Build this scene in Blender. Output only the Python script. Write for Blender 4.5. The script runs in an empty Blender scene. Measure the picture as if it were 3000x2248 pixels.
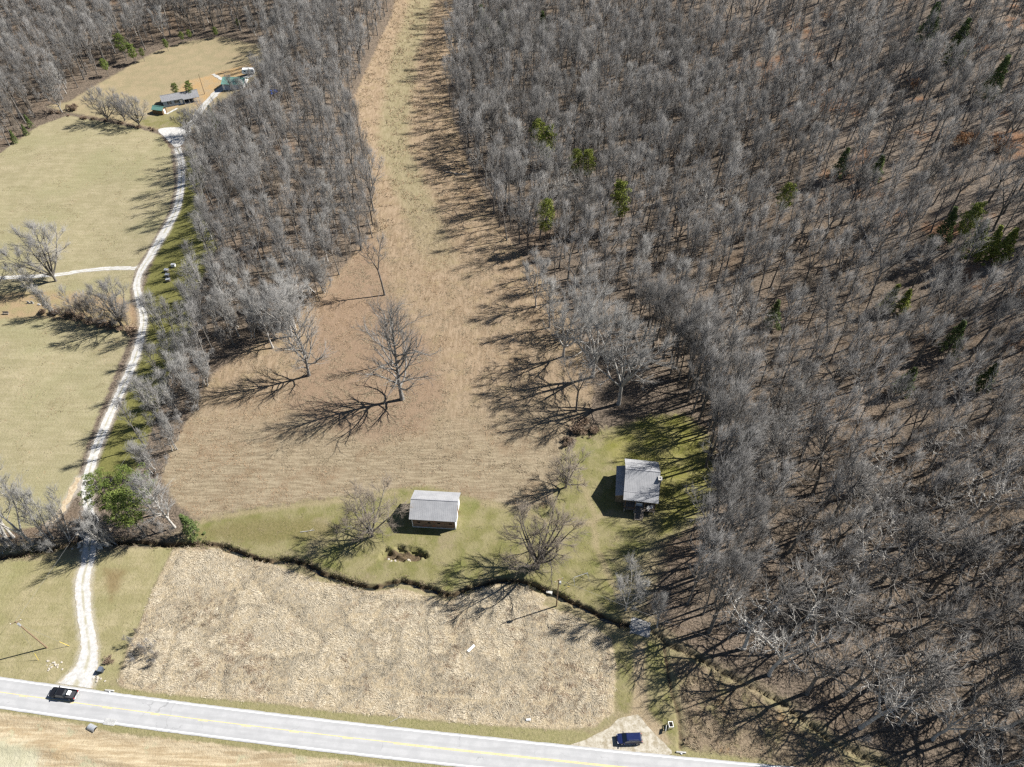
import bpy, math, random
import numpy as np
from mathutils import Vector, Matrix

# ------------------------------------------------------------------ camera, world, sun, exposure
S = bpy.context.scene
COL = S.collection
PW, PH, FPX, CAMZ, PITCH = 3000.0, 2248.0, 2046.0, 150.0, math.radians(46)
sp, cp = math.sin(PITCH), math.cos(PITCH)
cam = bpy.data.cameras.new("camera")
cam.sensor_width = 36.0
cam.lens = 36.0 * FPX / PW
cam.clip_start, cam.clip_end = 1.0, 3000.0
camo = bpy.data.objects.new("camera", cam)
COL.objects.link(camo)
camo.location = (0, 0, CAMZ)
camo.rotation_euler = (math.pi / 2 - PITCH, 0, 0)
S.camera = camo

SUNV = Vector((12.5, 4.25, 12.6)).normalized()
SUN_EL = math.asin(SUNV.z)
SUN_AZ = math.atan2(SUNV.x, SUNV.y)
world = bpy.data.worlds.new("World")
S.world = world
world.use_nodes = True
wn = world.node_tree.nodes
wl = world.node_tree.links
wn.clear()
sky = wn.new("ShaderNodeTexSky")
sky.sky_type = 'NISHITA'
sky.sun_disc = False
sky.sun_elevation = SUN_EL
sky.sun_rotation = SUN_AZ
sky.altitude = 300.0
sky.air_density = 0.8
sky.dust_density = 0.2
bgn = wn.new("ShaderNodeBackground")
bgn.inputs["Strength"].default_value = 0.05
wout = wn.new("ShaderNodeOutputWorld")
wl.new(sky.outputs[0], bgn.inputs[0])
wl.new(bgn.outputs[0], wout.inputs[0])
sun = bpy.data.lights.new("sun", 'SUN')
sun.energy = 5.0
sun.angle = math.radians(0.5)
sun.color = (1.0, 0.968, 0.925)
suno = bpy.data.objects.new("sun", sun)
COL.objects.link(suno)
suno.location = (120, 40, 200)
suno.rotation_euler = SUNV.to_track_quat('Z', 'Y').to_euler()
S.view_settings.view_transform = 'Standard'
S.view_settings.look = 'None'
S.view_settings.gamma = 1.0
S.view_settings.use_curve_mapping = False
S.view_settings.exposure = 1.06
S.render.engine = 'CYCLES'
S.cycles.use_denoising = False
S.cycles.max_bounces = 4
S.cycles.diffuse_bounces = 1
S.cycles.glossy_bounces = 2
S.cycles.transmission_bounces = 2
S.cycles.transparent_max_bounces = 4
S.cycles.use_adaptive_sampling = False
S.cycles.pixel_filter_type = 'BLACKMAN_HARRIS'
S.cycles.filter_width = 1.4

rng = np.random.default_rng(7)
RND = random.Random(11)

# ------------------------------------------------------------------ terrain height and the way from a photo point to the ground
def sstep(a, b, x):
    t = np.clip((x - a) / (b - a), 0, 1)
    return t * t * (3 - 2 * t)

def vnoise(x, y, seed=0):
    x = np.asarray(x, float); y = np.asarray(y, float)
    xi = np.floor(x).astype(np.int64); yi = np.floor(y).astype(np.int64)
    fx = x - xi; fy = y - yi
    fx = fx * fx * (3 - 2 * fx); fy = fy * fy * (3 - 2 * fy)
    def h(a, b):
        n = (a * 374761393 + b * 668265263 + seed * 974634533) & 0x7fffffff
        n = ((n ^ (n >> 13)) * 1274126177) & 0x7fffffff
        return ((n ^ (n >> 16)) & 0xffff) / 65535.0
    a = h(xi, yi); b = h(xi + 1, yi); c = h(xi, yi + 1); d = h(xi + 1, yi + 1)
    return (a * (1 - fx) + b * fx) * (1 - fy) + (c * (1 - fx) + d * fx) * fy

def base_height(X, Y):
    X = np.asarray(X, float); Y = np.asarray(Y, float)
    xe = np.interp(Y, [40, 150, 300, 480, 620], [85, 62, 40, 26, 15])
    h = 46 * sstep(0, 270, X - xe)
    h = h + 24 * sstep(340, 600, Y) * sstep(-40, -170, X)
    h = h + 8 * sstep(220, 520, Y)
    h = h + 8 * sstep(120, 280, Y) * np.exp(-((X + 98) / 32) ** 2)
    h = h + 0.5 * (vnoise(X / 22, Y / 22, 3) - .5) * sstep(70, 160, Y) * 2
    h = h + 3.6 * (vnoise(X / 42, Y / 42, 5) - .5) * sstep(10, 110, X - xe) * 2
    return h

def W2(px, py):
    u = (px - PW / 2) / FPX; v = (py - PH / 2) / FPX
    d = sp + v * cp; w = cp - v * sp
    z = 0.0
    for _ in range(14):
        k = (CAMZ - z) / d
        z = 0.5 * z + 0.5 * float(base_height(k * u, k * w))
    k = (CAMZ - z) / d
    return k * u, k * w

def WP(pts):
    return np.array([W2(*p) for p in pts])

def ht(x, y):
    return float(full_height(np.array([x]), np.array([y]))[0])

def hp(bx, by, bz, toppy):
    """height of a thing standing at the ground point whose top shows at photo row toppy"""
    v = (toppy - PH / 2) / FPX
    return CAMZ - by * (sp + v * cp) / (cp - v * sp) - bz

def seg_dist(X, Y, poly, closed):
    P = np.asarray(poly); n = len(P)
    best = np.full(X.shape, 1e9)
    for i in range(n if closed else n - 1):
        a = P[i]; b = P[(i + 1) % n]
        d = b - a; L = d @ d + 1e-12
        t = np.clip(((X - a[0]) * d[0] + (Y - a[1]) * d[1]) / L, 0, 1)
        best = np.minimum(best, (X - a[0] - t * d[0]) ** 2 + (Y - a[1] - t * d[1]) ** 2)
    return np.sqrt(best)

def inside(X, Y, poly):
    P = np.asarray(poly); n = len(P)
    r = np.zeros(X.shape, bool)
    for i in range(n):
        x0, y0 = P[i]; x1, y1 = P[(i + 1) % n]
        if y0 == y1: continue
        c = ((y0 > Y) != (y1 > Y)) & (X < (x1 - x0) * (Y - y0) / (y1 - y0) + x0)
        r ^= c
    return r

def sdf(X, Y, poly, reach=14.0):
    P = np.asarray(poly)
    out = np.full(X.shape, -reach)
    m = (X > P[:, 0].min() - reach) & (X < P[:, 0].max() + reach) & (Y > P[:, 1].min() - reach) & (Y < P[:, 1].max() + reach)
    x = X[m]; y = Y[m]
    d = np.minimum(seg_dist(x, y, P, True), reach)
    out[m] = np.where(inside(x, y, P), d, -d)
    return out

def smooth(P, step=0.8):
    """Catmull-Rom through the points, resampled at about the given step"""
    P = np.asarray(P, float)
    Q = np.vstack([2 * P[0] - P[1], P, 2 * P[-1] - P[-2]])
    out = []
    for i in range(1, len(Q) - 2):
        n = max(2, int(np.linalg.norm(Q[i + 1] - Q[i]) / step))
        t = np.linspace(0, 1, n, endpoint=False)[:, None]
        a, b, c, d = Q[i - 1], Q[i], Q[i + 1], Q[i + 2]
        out.append(0.5 * (2 * b + (c - a) * t + (2 * a - 5 * b + 4 * c - d) * t ** 2 + (3 * b - a - 3 * c + d) * t ** 3))
    out.append(P[-1:])
    return np.vstack(out)

# traced outlines (points of the photograph carried to the ground)
CREEK = smooth(WP([(-60, 1640), (60, 1625), (150, 1610), (215, 1590), (262, 1580), (330, 1590), (412, 1588), (470, 1595), (543, 1595), (620, 1595),
    (656, 1604), (724, 1627), (778, 1643), (837, 1641), (896, 1652), (941, 1679), (1000, 1699), (1050, 1715), (1095, 1722), (1131, 1714),
    (1181, 1703), (1235, 1720), (1280, 1733), (1317, 1746), (1353, 1733), (1384, 1720), (1450, 1705), (1520, 1703), (1606, 1733), (1656, 1756),
    (1724, 1787), (1769, 1810), (1828, 1832), (1873, 1838), (1910, 1848), (1960, 1890), (2010, 1910), (2068, 1940), (2154, 1990), (2235, 2029),
    (2300, 2066), (2371, 2120), (2457, 2183), (2588, 2235), (2750, 2290)]), 0.7)
DITCH = smooth(WP([(1945, 1892), (1957, 1960), (1968, 2030), (1985, 2080), (1993, 2150), (1994, 2190)]), 0.7)
HEDGELINE = smooth(WP([(110, 325), (200, 335), (320, 357), (420, 372), (470, 384)]), 1.5)
PIT = WP([(1125, 1630), (1135, 1612), (1165, 1606), (1195, 1612), (1235, 1618), (1240, 1630), (1200, 1636), (1160, 1634)])

def full_height(X, Y):
    X = np.asarray(X, float); Y = np.asarray(Y, float)
    h = base_height(X, Y)
    m = (Y < 135) & (Y > 20)
    if m.any():
        d = np.maximum(0, seg_dist(X[m], Y[m], CREEK[::2], False) + .9 * (vnoise(X[m] / 1.0, Y[m] / 1.0, 12) - .5))
        wob = (.45 + 1.1 * vnoise(X[m] / 4, Y[m] / 4, 9)) * np.where(X[m] > 27, .7, 1.0)
        prof = np.clip(1.5 - d / (.56 * wob), 0, 1)
        h[m] -= np.where(X[m] > 27, .95, 1.5) * prof * prof * (3 - 2 * prof)
        d2 = seg_dist(X[m], Y[m], DITCH, False)
        h[m] -= 0.5 * np.clip(1.2 - (d2 + .8 * (vnoise(X[m] / 1.1, Y[m] / 1.1, 14) - .5)) / 0.55, 0, 1)
        dp = sdf(X[m], Y[m], PIT, 4)
        h[m] -= 1.9 * sstep(-0.3, 0.4, dp + 1.4 * (vnoise(X[m] / 1.2, Y[m] / 1.2, 13) - .5))
    # cut bank below the road and soil berms of the works site
    mb = (Y < 58)
    if mb.any():
        xb, yb = X[mb], Y[mb]
        yr = np.interp(xb, [-140, -105.8, -69, -33.8, 0, 60], [56.5, 52.0, 47.2, 43.0, 40.2, 37])
        q = yr - yb
        h[mb] += 0.5 * np.exp(-((q - 6 - 1.2 * vnoise(xb / 9, yb * 0, 4)) / 1.1) ** 2) - 0.35 * np.exp(-((q - 3) / 1.2) ** 2) + 0.16 * (vnoise(xb / 2.3, yb / 1.6, 8) - .5) * sstep(3, 6, q)
    return h

REED = WP([(507, 1611), (479, 1665), (452, 1720), (416, 1815), (375, 1896), (362, 1950), (345, 2000), (362, 2018), (543, 2038), (814, 2062), (995, 2086),
    (1136, 2098), (1407, 2122), (1633, 2138), (1746, 2131), (1796, 2086), (1805, 1950), (1791, 1873), (1735, 1833), (1674, 1797), (1629, 1789), (1588, 1770),
    (1600, 1752), (1561, 1726), (1520, 1712), (1450, 1714), (1362, 1742), (1312, 1762), (1253, 1751), (1181, 1724), (1090, 1732), (1000, 1712), (927, 1702),
    (814, 1656), (678, 1618), (610, 1604), (550, 1602)])
REED2 = WP([(1965, 1925), (2060, 1950), (2150, 2000), (2235, 2045), (2300, 2100), (2380, 2160), (2480, 2225), (2530, 2262), (2330, 2262), (2220, 2226), (2000, 2190), (2005, 2100), (1985, 2010)])
MEADOW = WP([(1165, -40), (1150, 40), (1095, 160), (1040, 280), (1060, 420), (1090, 560), (1085, 680), (1010, 780), (930, 850), (850, 960), (740, 1010), (620, 1100),
    (560, 1210), (500, 1320), (470, 1400), (520, 1480), (575, 1525), (700, 1495), (900, 1470), (1000, 1456), (1158, 1434), (1260, 1425), (1353, 1452),
    (1520, 1490), (1600, 1490), (1638, 1440), (1642, 1330), (1660, 1270), (1720, 1230), (1740, 1150), (1700, 1000), (1650, 900), (1600, 820), (1520, 740), (1440, 620), (1390, 520),
    (1350, 420), (1310, 300), (1330, 150), (1340, 0), (1345, -40)])
LAWN = WP([(540, 1590), (575, 1530), (700, 1497), (900, 1472), (1000, 1458), (1158, 1436), (1260, 1427), (1353, 1455), (1520, 1492), (1610, 1480), (1640, 1420), (1645, 1340),
    (1690, 1285), (1760, 1262), (1850, 1240), (1900, 1220), (2000, 1215), (2070, 1270), (2085, 1350), (2090, 1430), (2060, 1500), (2000, 1560), (1900, 1600), (1830, 1660), (1800, 1750), (1820, 1815),
    (1769, 1803), (1724, 1780), (1656, 1750), (1606, 1728), (1540, 1700), (1450, 1690), (1384, 1712), (1317, 1740), (1235, 1712), (1181, 1696), (1095, 1714), (1000, 1692), (896, 1645), (778, 1636), (656, 1597)])
LAWN2 = WP([(1800, 1880), (1850, 1868), (1930, 1880), (1950, 1930), (1965, 2010), (1990, 2090), (1990, 2180), (1930, 2120), (1830, 2090), (1805, 2060)])
LFIELD = WP([(-60, 480), (0, 450), (110, 370), (200, 338), (330, 362), (420, 380), (470, 395), (500, 440), (512, 540), (495, 620), (440, 720), (395, 790), (380, 850), (385, 930),
    (380, 990), (330, 1110), (270, 1260), (225, 1400), (190, 1480), (120, 1540), (0, 1560), (-200, 1570), (-300, 1400), (-300, 700)])
ROADSIDE_W = WP([(-200, 1660), (0, 1645), (200, 1640), (390, 1606), (500, 1604), (505, 1615), (475, 1665), (448, 1720), (412, 1815), (371, 1896), (340, 1990), (240, 2040), (0, 2000), (-200, 1980)])
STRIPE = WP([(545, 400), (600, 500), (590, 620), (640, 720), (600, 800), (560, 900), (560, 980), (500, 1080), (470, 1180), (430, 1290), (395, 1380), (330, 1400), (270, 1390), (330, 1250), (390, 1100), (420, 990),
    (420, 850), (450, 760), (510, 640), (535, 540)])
FARFIELD = WP([(130, 310), (200, 300), (290, 244), (375, 195), (452, 154), (543, 122), (651, 108), (769, 131), (770, 190), (740, 240), (690, 270), (640, 300), (590, 350), (570, 380), (480, 384), (330, 352), (200, 330)])
CUT = WP([(490, 320), (540, 240), (600, 225), (640, 210), (700, 195), (745, 185), (745, 215), (700, 230), (670, 255), (630, 290), (600, 320), (560, 300)])
HOMELAWN = WP([(400, 345), (470, 338), (530, 318), (560, 330), (565, 370), (480, 380), (400, 365)])
SOIL = WP([(-200, 2050), (0, 2086), (110, 2104), (230, 2122), (330, 2150), (450, 2160), (650, 2182), (800, 2205), (1000, 2226), (1150, 2248), (1300, 2270), (1300, 2500), (-400, 2500)])
VERGE = WP([(-300, 1960), (0, 1968), (200, 1995), (340, 2010), (543, 2038), (814, 2062), (995, 2086), (1407, 2122), (1640, 2136), (1800, 2160), (2000, 2190), (2250, 2225), (2500, 2250), (2500, 2330),
    (1000, 2235), (800, 2205), (650, 2182), (450, 2158), (330, 2146), (230, 2118), (110, 2100), (0, 2082), (-300, 2040)])
PINKBRUSH = WP([(930, 890), (1000, 800), (1090, 690), (1130, 800), (1150, 900), (1260, 1000), (1300, 1150), (1240, 1260), (1100, 1300), (960, 1250), (830, 1180), (900, 1050)])
DIRT2 = WP([(1855, 1880), (1890, 1880), (1892, 2000), (1900, 2080), (1935, 2125), (1960, 2180), (1700, 2180), (1790, 2130), (1845, 2090), (1858, 2000)])
VALLEY = WP([(-400, 1600), (0, 1600), (160, 1590), (215, 1610), (420, 1610), (560, 1560), (900, 1480), (1640, 1300), (1760, 1255), (1850, 1290), (1960, 1500), (1930, 1660), (1880, 1780), (1940, 1850), (2060, 1932), (2154, 1980), (2235, 2020), (2300, 2056), (2371, 2110), (2457, 2173), (2588, 2225), (2700, 2290), (2700, 2420), (-400, 2500)])
MOSS = WP([(1770, 1290), (1850, 1250), (1900, 1225), (2000, 1215), (2070, 1270), (2085, 1350), (2090, 1440), (2040, 1510), (1940, 1560), (1920, 1480), (1800, 1360)])
MOWN = WP([(1245, -40), (1220, 60), (1180, 180), (1165, 300), (1150, 420), (1190, 520), (1240, 640), (1290, 760)])
PATHS = [WP(q) for q in ([(555, 1540), (620, 1520), (700, 1506), (850, 1484), (1000, 1466), (1160, 1444)], [(1868, 1850), (1835, 1780), (1785, 1690), (1745, 1600), (1740, 1500), (1700, 1400)], [(1420, 1475), (1540, 1500), (1600, 1530), (1700, 1540), (1790, 1500)])]
PATCH = WP([(305, 1668), (366, 1672), (348, 1718), (326, 1758), (314, 1720)])
MOUND = WP([(590, 1560), (680, 1530), (800, 1520), (930, 1522), (990, 1545), (950, 1580), (820, 1590), (690, 1590)])
PALESOIL = WP([(-100, 2160), (40, 2168), (110, 2200), (130, 2270), (-100, 2320)])
CEM = WP([(-100, 870), (0, 860), (120, 850), (330, 860), (400, 900), (400, 970), (330, 960), (150, 930), (0, 935), (-100, 940)])
CREEKBAND = .85

# ------------------------------------------------------------------ mesh helpers
def tag(o, label=None, cat=None, group=None, kind=None):
    if label: o["label"] = label
    if cat: o["category"] = cat
    if group: o["group"] = group
    if kind: o["kind"] = kind
    return o

def np_mesh(name, V, quads=None, tris=None, smooth_=False, mats=(), midx=None):
    me = bpy.data.meshes.new(name)
    V = np.asarray(V, np.float32)
    nq = 0 if quads is None else len(quads); nt = 0 if tris is None else len(tris)
    me.vertices.add(len(V)); me.vertices.foreach_set("co", V.ravel())
    loops = []
    if nq: loops.append(np.asarray(quads, np.int32).ravel())
    if nt: loops.append(np.asarray(tris, np.int32).ravel())
    L = np.concatenate(loops)
    me.loops.add(len(L)); me.loops.foreach_set("vertex_index", L)
    starts = np.concatenate([np.arange(nq, dtype=np.int32) * 4, nq * 4 + np.arange(nt, dtype=np.int32) * 3])
    me.polygons.add(nq + nt)
    me.polygons.foreach_set("loop_start", starts)
    if smooth_: me.polygons.foreach_set("use_smooth", np.ones(nq + nt, bool))
    for m in mats: me.materials.append(m)
    if midx is not None: me.polygons.foreach_set("material_index", np.asarray(midx, np.int32))
    me.update(calc_edges=True)
    return me

def fattr(me, name, data):
    a = me.attributes.new(name, 'FLOAT', 'POINT')
    a.data.foreach_set("value", np.asarray(data, np.float32))

def link(name, me, parent=None, loc=None):
    o = bpy.data.objects.new(name, me)
    COL.objects.link(o)
    if parent is not None: o.parent = parent
    if loc is not None: o.location = loc
    return o

def empty(name, loc, rz=0.0):
    o = bpy.data.objects.new(name, None)
    o.empty_display_size = 0.3
    COL.objects.link(o)
    o.location = loc; o.rotation_euler = (0, 0, rz)
    return o

class MB:
    def __init__(s): s.v = []; s.f = []
    def add(s, vs, fs):
        b = len(s.v); s.v += [tuple(p) for p in vs]; s.f += [tuple(i + b for i in f) for f in fs]
        return s
    def box(s, c, d, rz=0.0, rx=0.0, ry=0.0):
        M = Matrix.Rotation(rz, 3, 'Z') @ Matrix.Rotation(ry, 3, 'Y') @ Matrix.Rotation(rx, 3, 'X')
        vs = [Vector(c) + M @ Vector((x * d[0] / 2, y * d[1] / 2, z * d[2] / 2)) for z in (-1, 1) for y in (-1, 1) for x in (-1, 1)]
        return s.add(vs, [(0, 2, 3, 1), (4, 5, 7, 6), (0, 1, 5, 4), (2, 6, 7, 3), (0, 4, 6, 2), (1, 3, 7, 5)])
    def tube(s, p, q, r0, r1=None, n=8, cap=True):
        r1 = r0 if r1 is None else r1
        p = Vector(p); q = Vector(q); d = (q - p).normalized()
        a = d.orthogonal().normalized(); b = d.cross(a)
        vs = [p + (a * math.cos(t) + b * math.sin(t)) * r0 for t in [2 * math.pi * k / n for k in range(n)]]
        vs += [q + (a * math.cos(t) + b * math.sin(t)) * r1 for t in [2 * math.pi * k / n for k in range(n)]]
        fs = [(k, (k + 1) % n, n + (k + 1) % n, n + k) for k in range(n)]
        if cap: fs += [tuple(range(n - 1, -1, -1)), tuple(range(n, 2 * n))]
        return s.add(vs, fs)
    def loft(s, rings, cap=True):
        n = len(rings[0]); vs = [p for r in rings for p in r]; fs = []
        for i in range(len(rings) - 1):
            for k in range(n):
                a = i * n + k; b = i * n + (k + 1) % n
                fs.append((a, b, b + n, a + n))
        if cap: fs += [tuple(range(n - 1, -1, -1)), tuple(range((len(rings) - 1) * n, len(rings) * n))]
        return s.add(vs, fs)
    def prism(s, poly, y0, y1):
        """poly in (x, z), extruded along y"""
        n = len(poly)
        return s.loft([[(x, y0, z) for x, z in poly], [(x, y1, z) for x, z in poly]])
    def slab(s, quad, t):
        """a plate: four top corners, thickness straight down"""
        q = [Vector(p) for p in quad]
        return s.loft([q, [p - Vector((0, 0, t)) for p in q]])
    def mesh(s, name, mat, smooth_=False, bevel=0):
        me = bpy.data.meshes.new(name)
        me.from_pydata(s.v, [], s.f)
        import bmesh
        bm = bmesh.new(); bm.from_mesh(me)
        bmesh.ops.recalc_face_normals(bm, faces=bm.faces)
        if bevel: bmesh.ops.bevel(bm, geom=list(bm.edges), offset=bevel, segments=1, affect='EDGES', clamp_overlap=True)
        bm.to_mesh(me); bm.free()
        if smooth_:
            for p in me.polygons: p.use_smooth = True
        me.materials.append(mat)
        return me
    def build(s, name, mat, parent=None, loc=None, smooth_=False, bevel=0):
        return link(name, s.mesh(name, mat, smooth_, bevel), parent, loc)

# ------------------------------------------------------------------ material helpers
class NT:
    def __init__(s, name):
        s.m = bpy.data.materials.new(name); s.m.use_nodes = True
        s.t = s.m.node_tree; s.t.nodes.clear()
        s.out = s.t.nodes.new("ShaderNodeOutputMaterial")
        s.b = s.t.nodes.new("ShaderNodeBsdfPrincipled")
        s.t.links.new(s.b.outputs[0], s.out.inputs[0])
        s.b.inputs["Roughness"].default_value = 0.9
        s.b.inputs["Specular IOR Level"].default_value = 0.15
        s.co = None
    def n(s, t, **k):
        x = s.t.nodes.new("ShaderNode" + t)
        for a, b in k.items(): setattr(x, a, b)
        return x
    def l(s, a, b): s.t.links.new(a, b)
    def set(s, inp, v):
        if hasattr(v, "is_output"): s.l(v, inp)
        elif isinstance(v, tuple) and len(v) == 3 and inp.type == 'RGBA': inp.default_value = (*v, 1)
        else: inp.default_value = v
    def coord(s):
        if s.co is None: s.co = s.n("TexCoord").outputs["Object"]
        return s.co
    def noise(s, scale, detail=3, rough=.55, stretch=None, rot=0.0, dist=0.0):
        x = s.n("TexNoise"); c = s.coord()
        if stretch:
            mp = s.n("Mapping"); s.l(c, mp.inputs[0]); mp.inputs["Scale"].default_value = stretch; mp.inputs["Rotation"].default_value = (0, 0, rot); c = mp.outputs[0]
        s.l(c, x.inputs["Vector"]); x.inputs["Scale"].default_value = scale; x.inputs["Detail"].default_value = detail; x.inputs["Roughness"].default_value = rough
        x.inputs["Distortion"].default_value = dist
        return x.outputs["Fac"]
    def ramp(s, v, a, b):
        x = s.n("MapRange", interpolation_type='SMOOTHSTEP')
        s.set(x.inputs[0], v); x.inputs[1].default_value = a; x.inputs[2].default_value = b
        return x.outputs[0]
    def math(s, op, a, b=0.0):
        x = s.n("Math", operation=op); s.set(x.inputs[0], a); s.set(x.inputs[1], b)
        return x.outputs[0]
    def mix(s, f, a, b, mode='MIX'):
        x = s.n("Mix", data_type='RGBA', blend_type=mode)
        s.set(x.inputs[0], f); s.set(x.inputs[6], a); s.set(x.inputs[7], b)
        return x.outputs[2]
    def attr(s, name):
        x = s.n("Attribute", attribute_name=name); return x.outputs["Fac"]
    def rand(s):
        return s.n("ObjectInfo").outputs["Random"]
    def color(s, c): s.set(s.b.inputs["Base Color"], c)
    def bump(s, h, dist, strength=1.0):
        x = s.n("Bump"); s.l(h, x.inputs["Height"]); x.inputs["Distance"].default_value = dist; x.inputs["Strength"].default_value = strength
        s.l(x.outputs[0], s.b.inputs["Normal"])

def simple(name, c, rough=.6, spec=.3, metal=0.0, var=.12, scale=3.0):
    m = NT(name)
    nn = m.noise(scale, 4)
    f = m.ramp(nn, .3, .7)
    m.color(m.mix(f, tuple(x * (1 - var) for x in c), tuple(min(1, x * (1 + var)) for x in c)))
    m.b.inputs["Roughness"].default_value = rough; m.b.inputs["Specular IOR Level"].default_value = spec; m.b.inputs["Metallic"].default_value = metal
    return m.m

# ------------------------------------------------------------------ ground
def ground_material():
    m = NT("ground")
    big = m.noise(.035, 4, .6); mid = m.noise(.22, 5, .6); fine = m.noise(1.6, 6, .68); vfine = m.noise(5.5, 4, .7)
    edge = m.noise(.5, 5, .7)
    e = m.math('SUBTRACT', edge, .5)
    def mask(name, wob=3.0, soft=.6):
        v = m.math('ADD', m.attr(name), m.math('MULTIPLY', e, wob))
        return m.ramp(v, -soft, soft)
    fr = m.ramp(fine, .36, .64); mr = m.ramp(mid, .35, .65); br = m.ramp(big, .38, .62); vr = m.ramp(vfine, .35, .65)
    fv = m.math('MULTIPLY', m.math('ADD', fr, vr), .5)
    # leaf litter of the woods
    spk = m.math('MULTIPLY', m.math('ADD', m.ramp(fine, .42, .58), m.ramp(m.noise(3.2, 3, .7), .4, .6)), .5)
    lit = m.mix(spk, (.032, .027, .021), (.205, .16, .12))
    lit = m.mix(m.math('MULTIPLY', mr, .45), lit, (.115, .094, .07))
    lit = m.mix(m.math('MULTIPLY', m.ramp(big, .5, .75), .35), lit, (.17, .11, .065))
    upl = m.mix(spk, (.085, .07, .055), (.255, .208, .163))  # paler litter uphill, with the brightness of the sunlit slope put into its colour
    upl = m.mix(m.math('MULTIPLY', m.ramp(mid, .5, .7), .5), upl, (.24, .17, .11))
    upl = m.mix(m.math('MULTIPLY', m.ramp(m.noise(.045, 4, .65), .56, .66), .75), upl, m.mix(fv, (.16, .075, .035), (.3, .16, .085)))
    lit = m.mix(m.ramp(m.attr('upland'), 3, 16), lit, upl)
    col = lit
    vf = m.mix(fv, (.14, .115, .065), (.29, .24, .15))
    vf = m.mix(m.math('MULTIPLY', mr, .6), vf, (.2, .185, .09))
    col = m.mix(mask('sd_valley', 6, 2.5), col, vf)
    # pasture on the left
    rows = m.noise(.9, 3, .6, stretch=(.12, 1, 1), rot=.35)
    pf = m.mix(mr, (.272, .234, .15), (.335, .287, .19))
    pf = m.mix(m.math('MULTIPLY', m.ramp(big, .4, .7), .8), pf, (.25, .235, .135))
    pf = m.mix(m.math('MULTIPLY', m.ramp(rows, .4, .62), .4), pf, (.215, .188, .11))
    pf = m.mix(m.math('MULTIPLY', fv, .45), pf, (.16, .15, .06))
    pf = m.mix(m.math('MULTIPLY', m.ramp(m.noise(.55, 5, .7), .62, .74), .6), pf, (.3, .21, .11))
    pf = m.mix(m.math('MULTIPLY', m.ramp(m.noise(.1, 5, .75), .58, .7), .6), pf, (.17, .145, .08))
    col = m.mix(mask("sd_pasture"), col, pf)
    ff = m.mix(mr, (.3, .238, .15), (.25, .21, .128))
    ff = m.mix(m.math('MULTIPLY', fv, .4), ff, (.17, .15, .075))
    col = m.mix(mask("sd_hillfield", 4, 1.2), col, ff)
    cut = m.mix(mr, (.35, .235, .115), (.31, .235, .14))
    col = m.mix(mask("sd_cut", 5, 1.6), col, cut)
    # tall dry meadow
    streak = m.noise(1.1, 5, .7, stretch=(1, .22, 1), rot=-.1)
    rows2 = m.noise(1.4, 4, .6, stretch=(.14, 1, 1), rot=.06, dist=.3)
    sr = m.ramp(streak, .34, .66)
    md = m.mix(sr, (.2, .148, .095), (.305, .232, .158))
    md = m.mix(m.math('MULTIPLY', m.ramp(mid, .5, .7), .7), md, (.25, .195, .115))
    far = m.ramp(m.attr("y_far"), 150, 270)
    md = m.mix(m.math('MULTIPLY', m.math('MULTIPLY', far, m.ramp(m.math('ADD', m.attr('sd_mown'), m.math('MULTIPLY', e, 8)), -3, 3)), .8), md, m.mix(sr, (.18, .163, .09), (.25, .222, .135)))
    nearm = m.ramp(m.attr("y_far"), 150, 112)
    nmd = m.mix(m.ramp(rows2, .36, .64), (.175, .145, .097), (.3, .255, .175))
    nmd = m.mix(m.math('MULTIPLY', m.ramp(m.noise(.13, 5, .7), .5, .66), .6), nmd, (.17, .12, .075))
    md = m.mix(m.math('MULTIPLY', nearm, .8), md, nmd)
    md = m.mix(m.math('MULTIPLY', fv, .28), md, (.13, .09, .048))
    col = m.mix(mask("sd_meadow", 4, .8), col, md)
    pk = m.mix(fv, (.14, .096, .066), (.25, .175, .118))
    col = m.mix(m.math('MULTIPLY', mask("sd_pink", 9, 3), .7), col, pk)
    # lawns
    lw = m.mix(mr, (.158, .15, .06), (.235, .206, .112))
    lw = m.mix(m.math('MULTIPLY', m.ramp(m.noise(.12, 5, .7), .5, .68), .7), lw, (.125, .138, .042))
    lw = m.mix(m.math('MULTIPLY', fv, .4), lw, (.11, .1, .035))
    lw = m.mix(m.math('MULTIPLY', m.ramp(m.noise(.3, 5, .72), .58, .74), .6), lw, (.25, .195, .11))
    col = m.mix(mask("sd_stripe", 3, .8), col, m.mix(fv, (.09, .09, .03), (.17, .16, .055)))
    lw = m.mix(m.math("MULTIPLY", m.ramp(m.noise(.09, 5, .72), .52, .66), .75), lw, m.mix(fv, (.15, .125, .075), (.26, .215, .135)))
    col = m.mix(mask("sd_lawn", 5.5, 1.3), col, lw)
    vg = m.mix(fv, (.13, .13, .05), (.26, .23, .12))
    vg = m.mix(m.math('MULTIPLY', mr, .5), vg, (.23, .2, .11))
    col = m.mix(mask("sd_verge", 2, .5), col, vg)
    ws = m.mix(mr, (.235, .21, .11), (.32, .275, .165))
    ws = m.mix(m.math('MULTIPLY', m.ramp(big, .45, .62), .45), ws, (.2, .21, .085))
    ws = m.mix(m.math('MULTIPLY', m.ramp(rows, .4, .62), .35), ws, (.21, .185, .09))
    ws = m.mix(m.math('MULTIPLY', fv, .4), ws, (.15, .135, .06))
    col = m.mix(mask("sd_roadside", 1.5, .5), col, ws)
    col = m.mix(m.math('MULTIPLY', mask('sd_mound', 7, 2), .75), col, m.mix(fv, (.09, .085, .03), (.19, .155, .075)))
    col = m.mix(m.math('MULTIPLY', mask('sd_path', 1.6, .6), .6), col, m.mix(fv, (.2, .16, .09), (.3, .245, .155)))
    col = m.mix(m.math('MULTIPLY', mask('sd_patch', 3, 1.2), .7), col, (.15, .105, .05))
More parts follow.
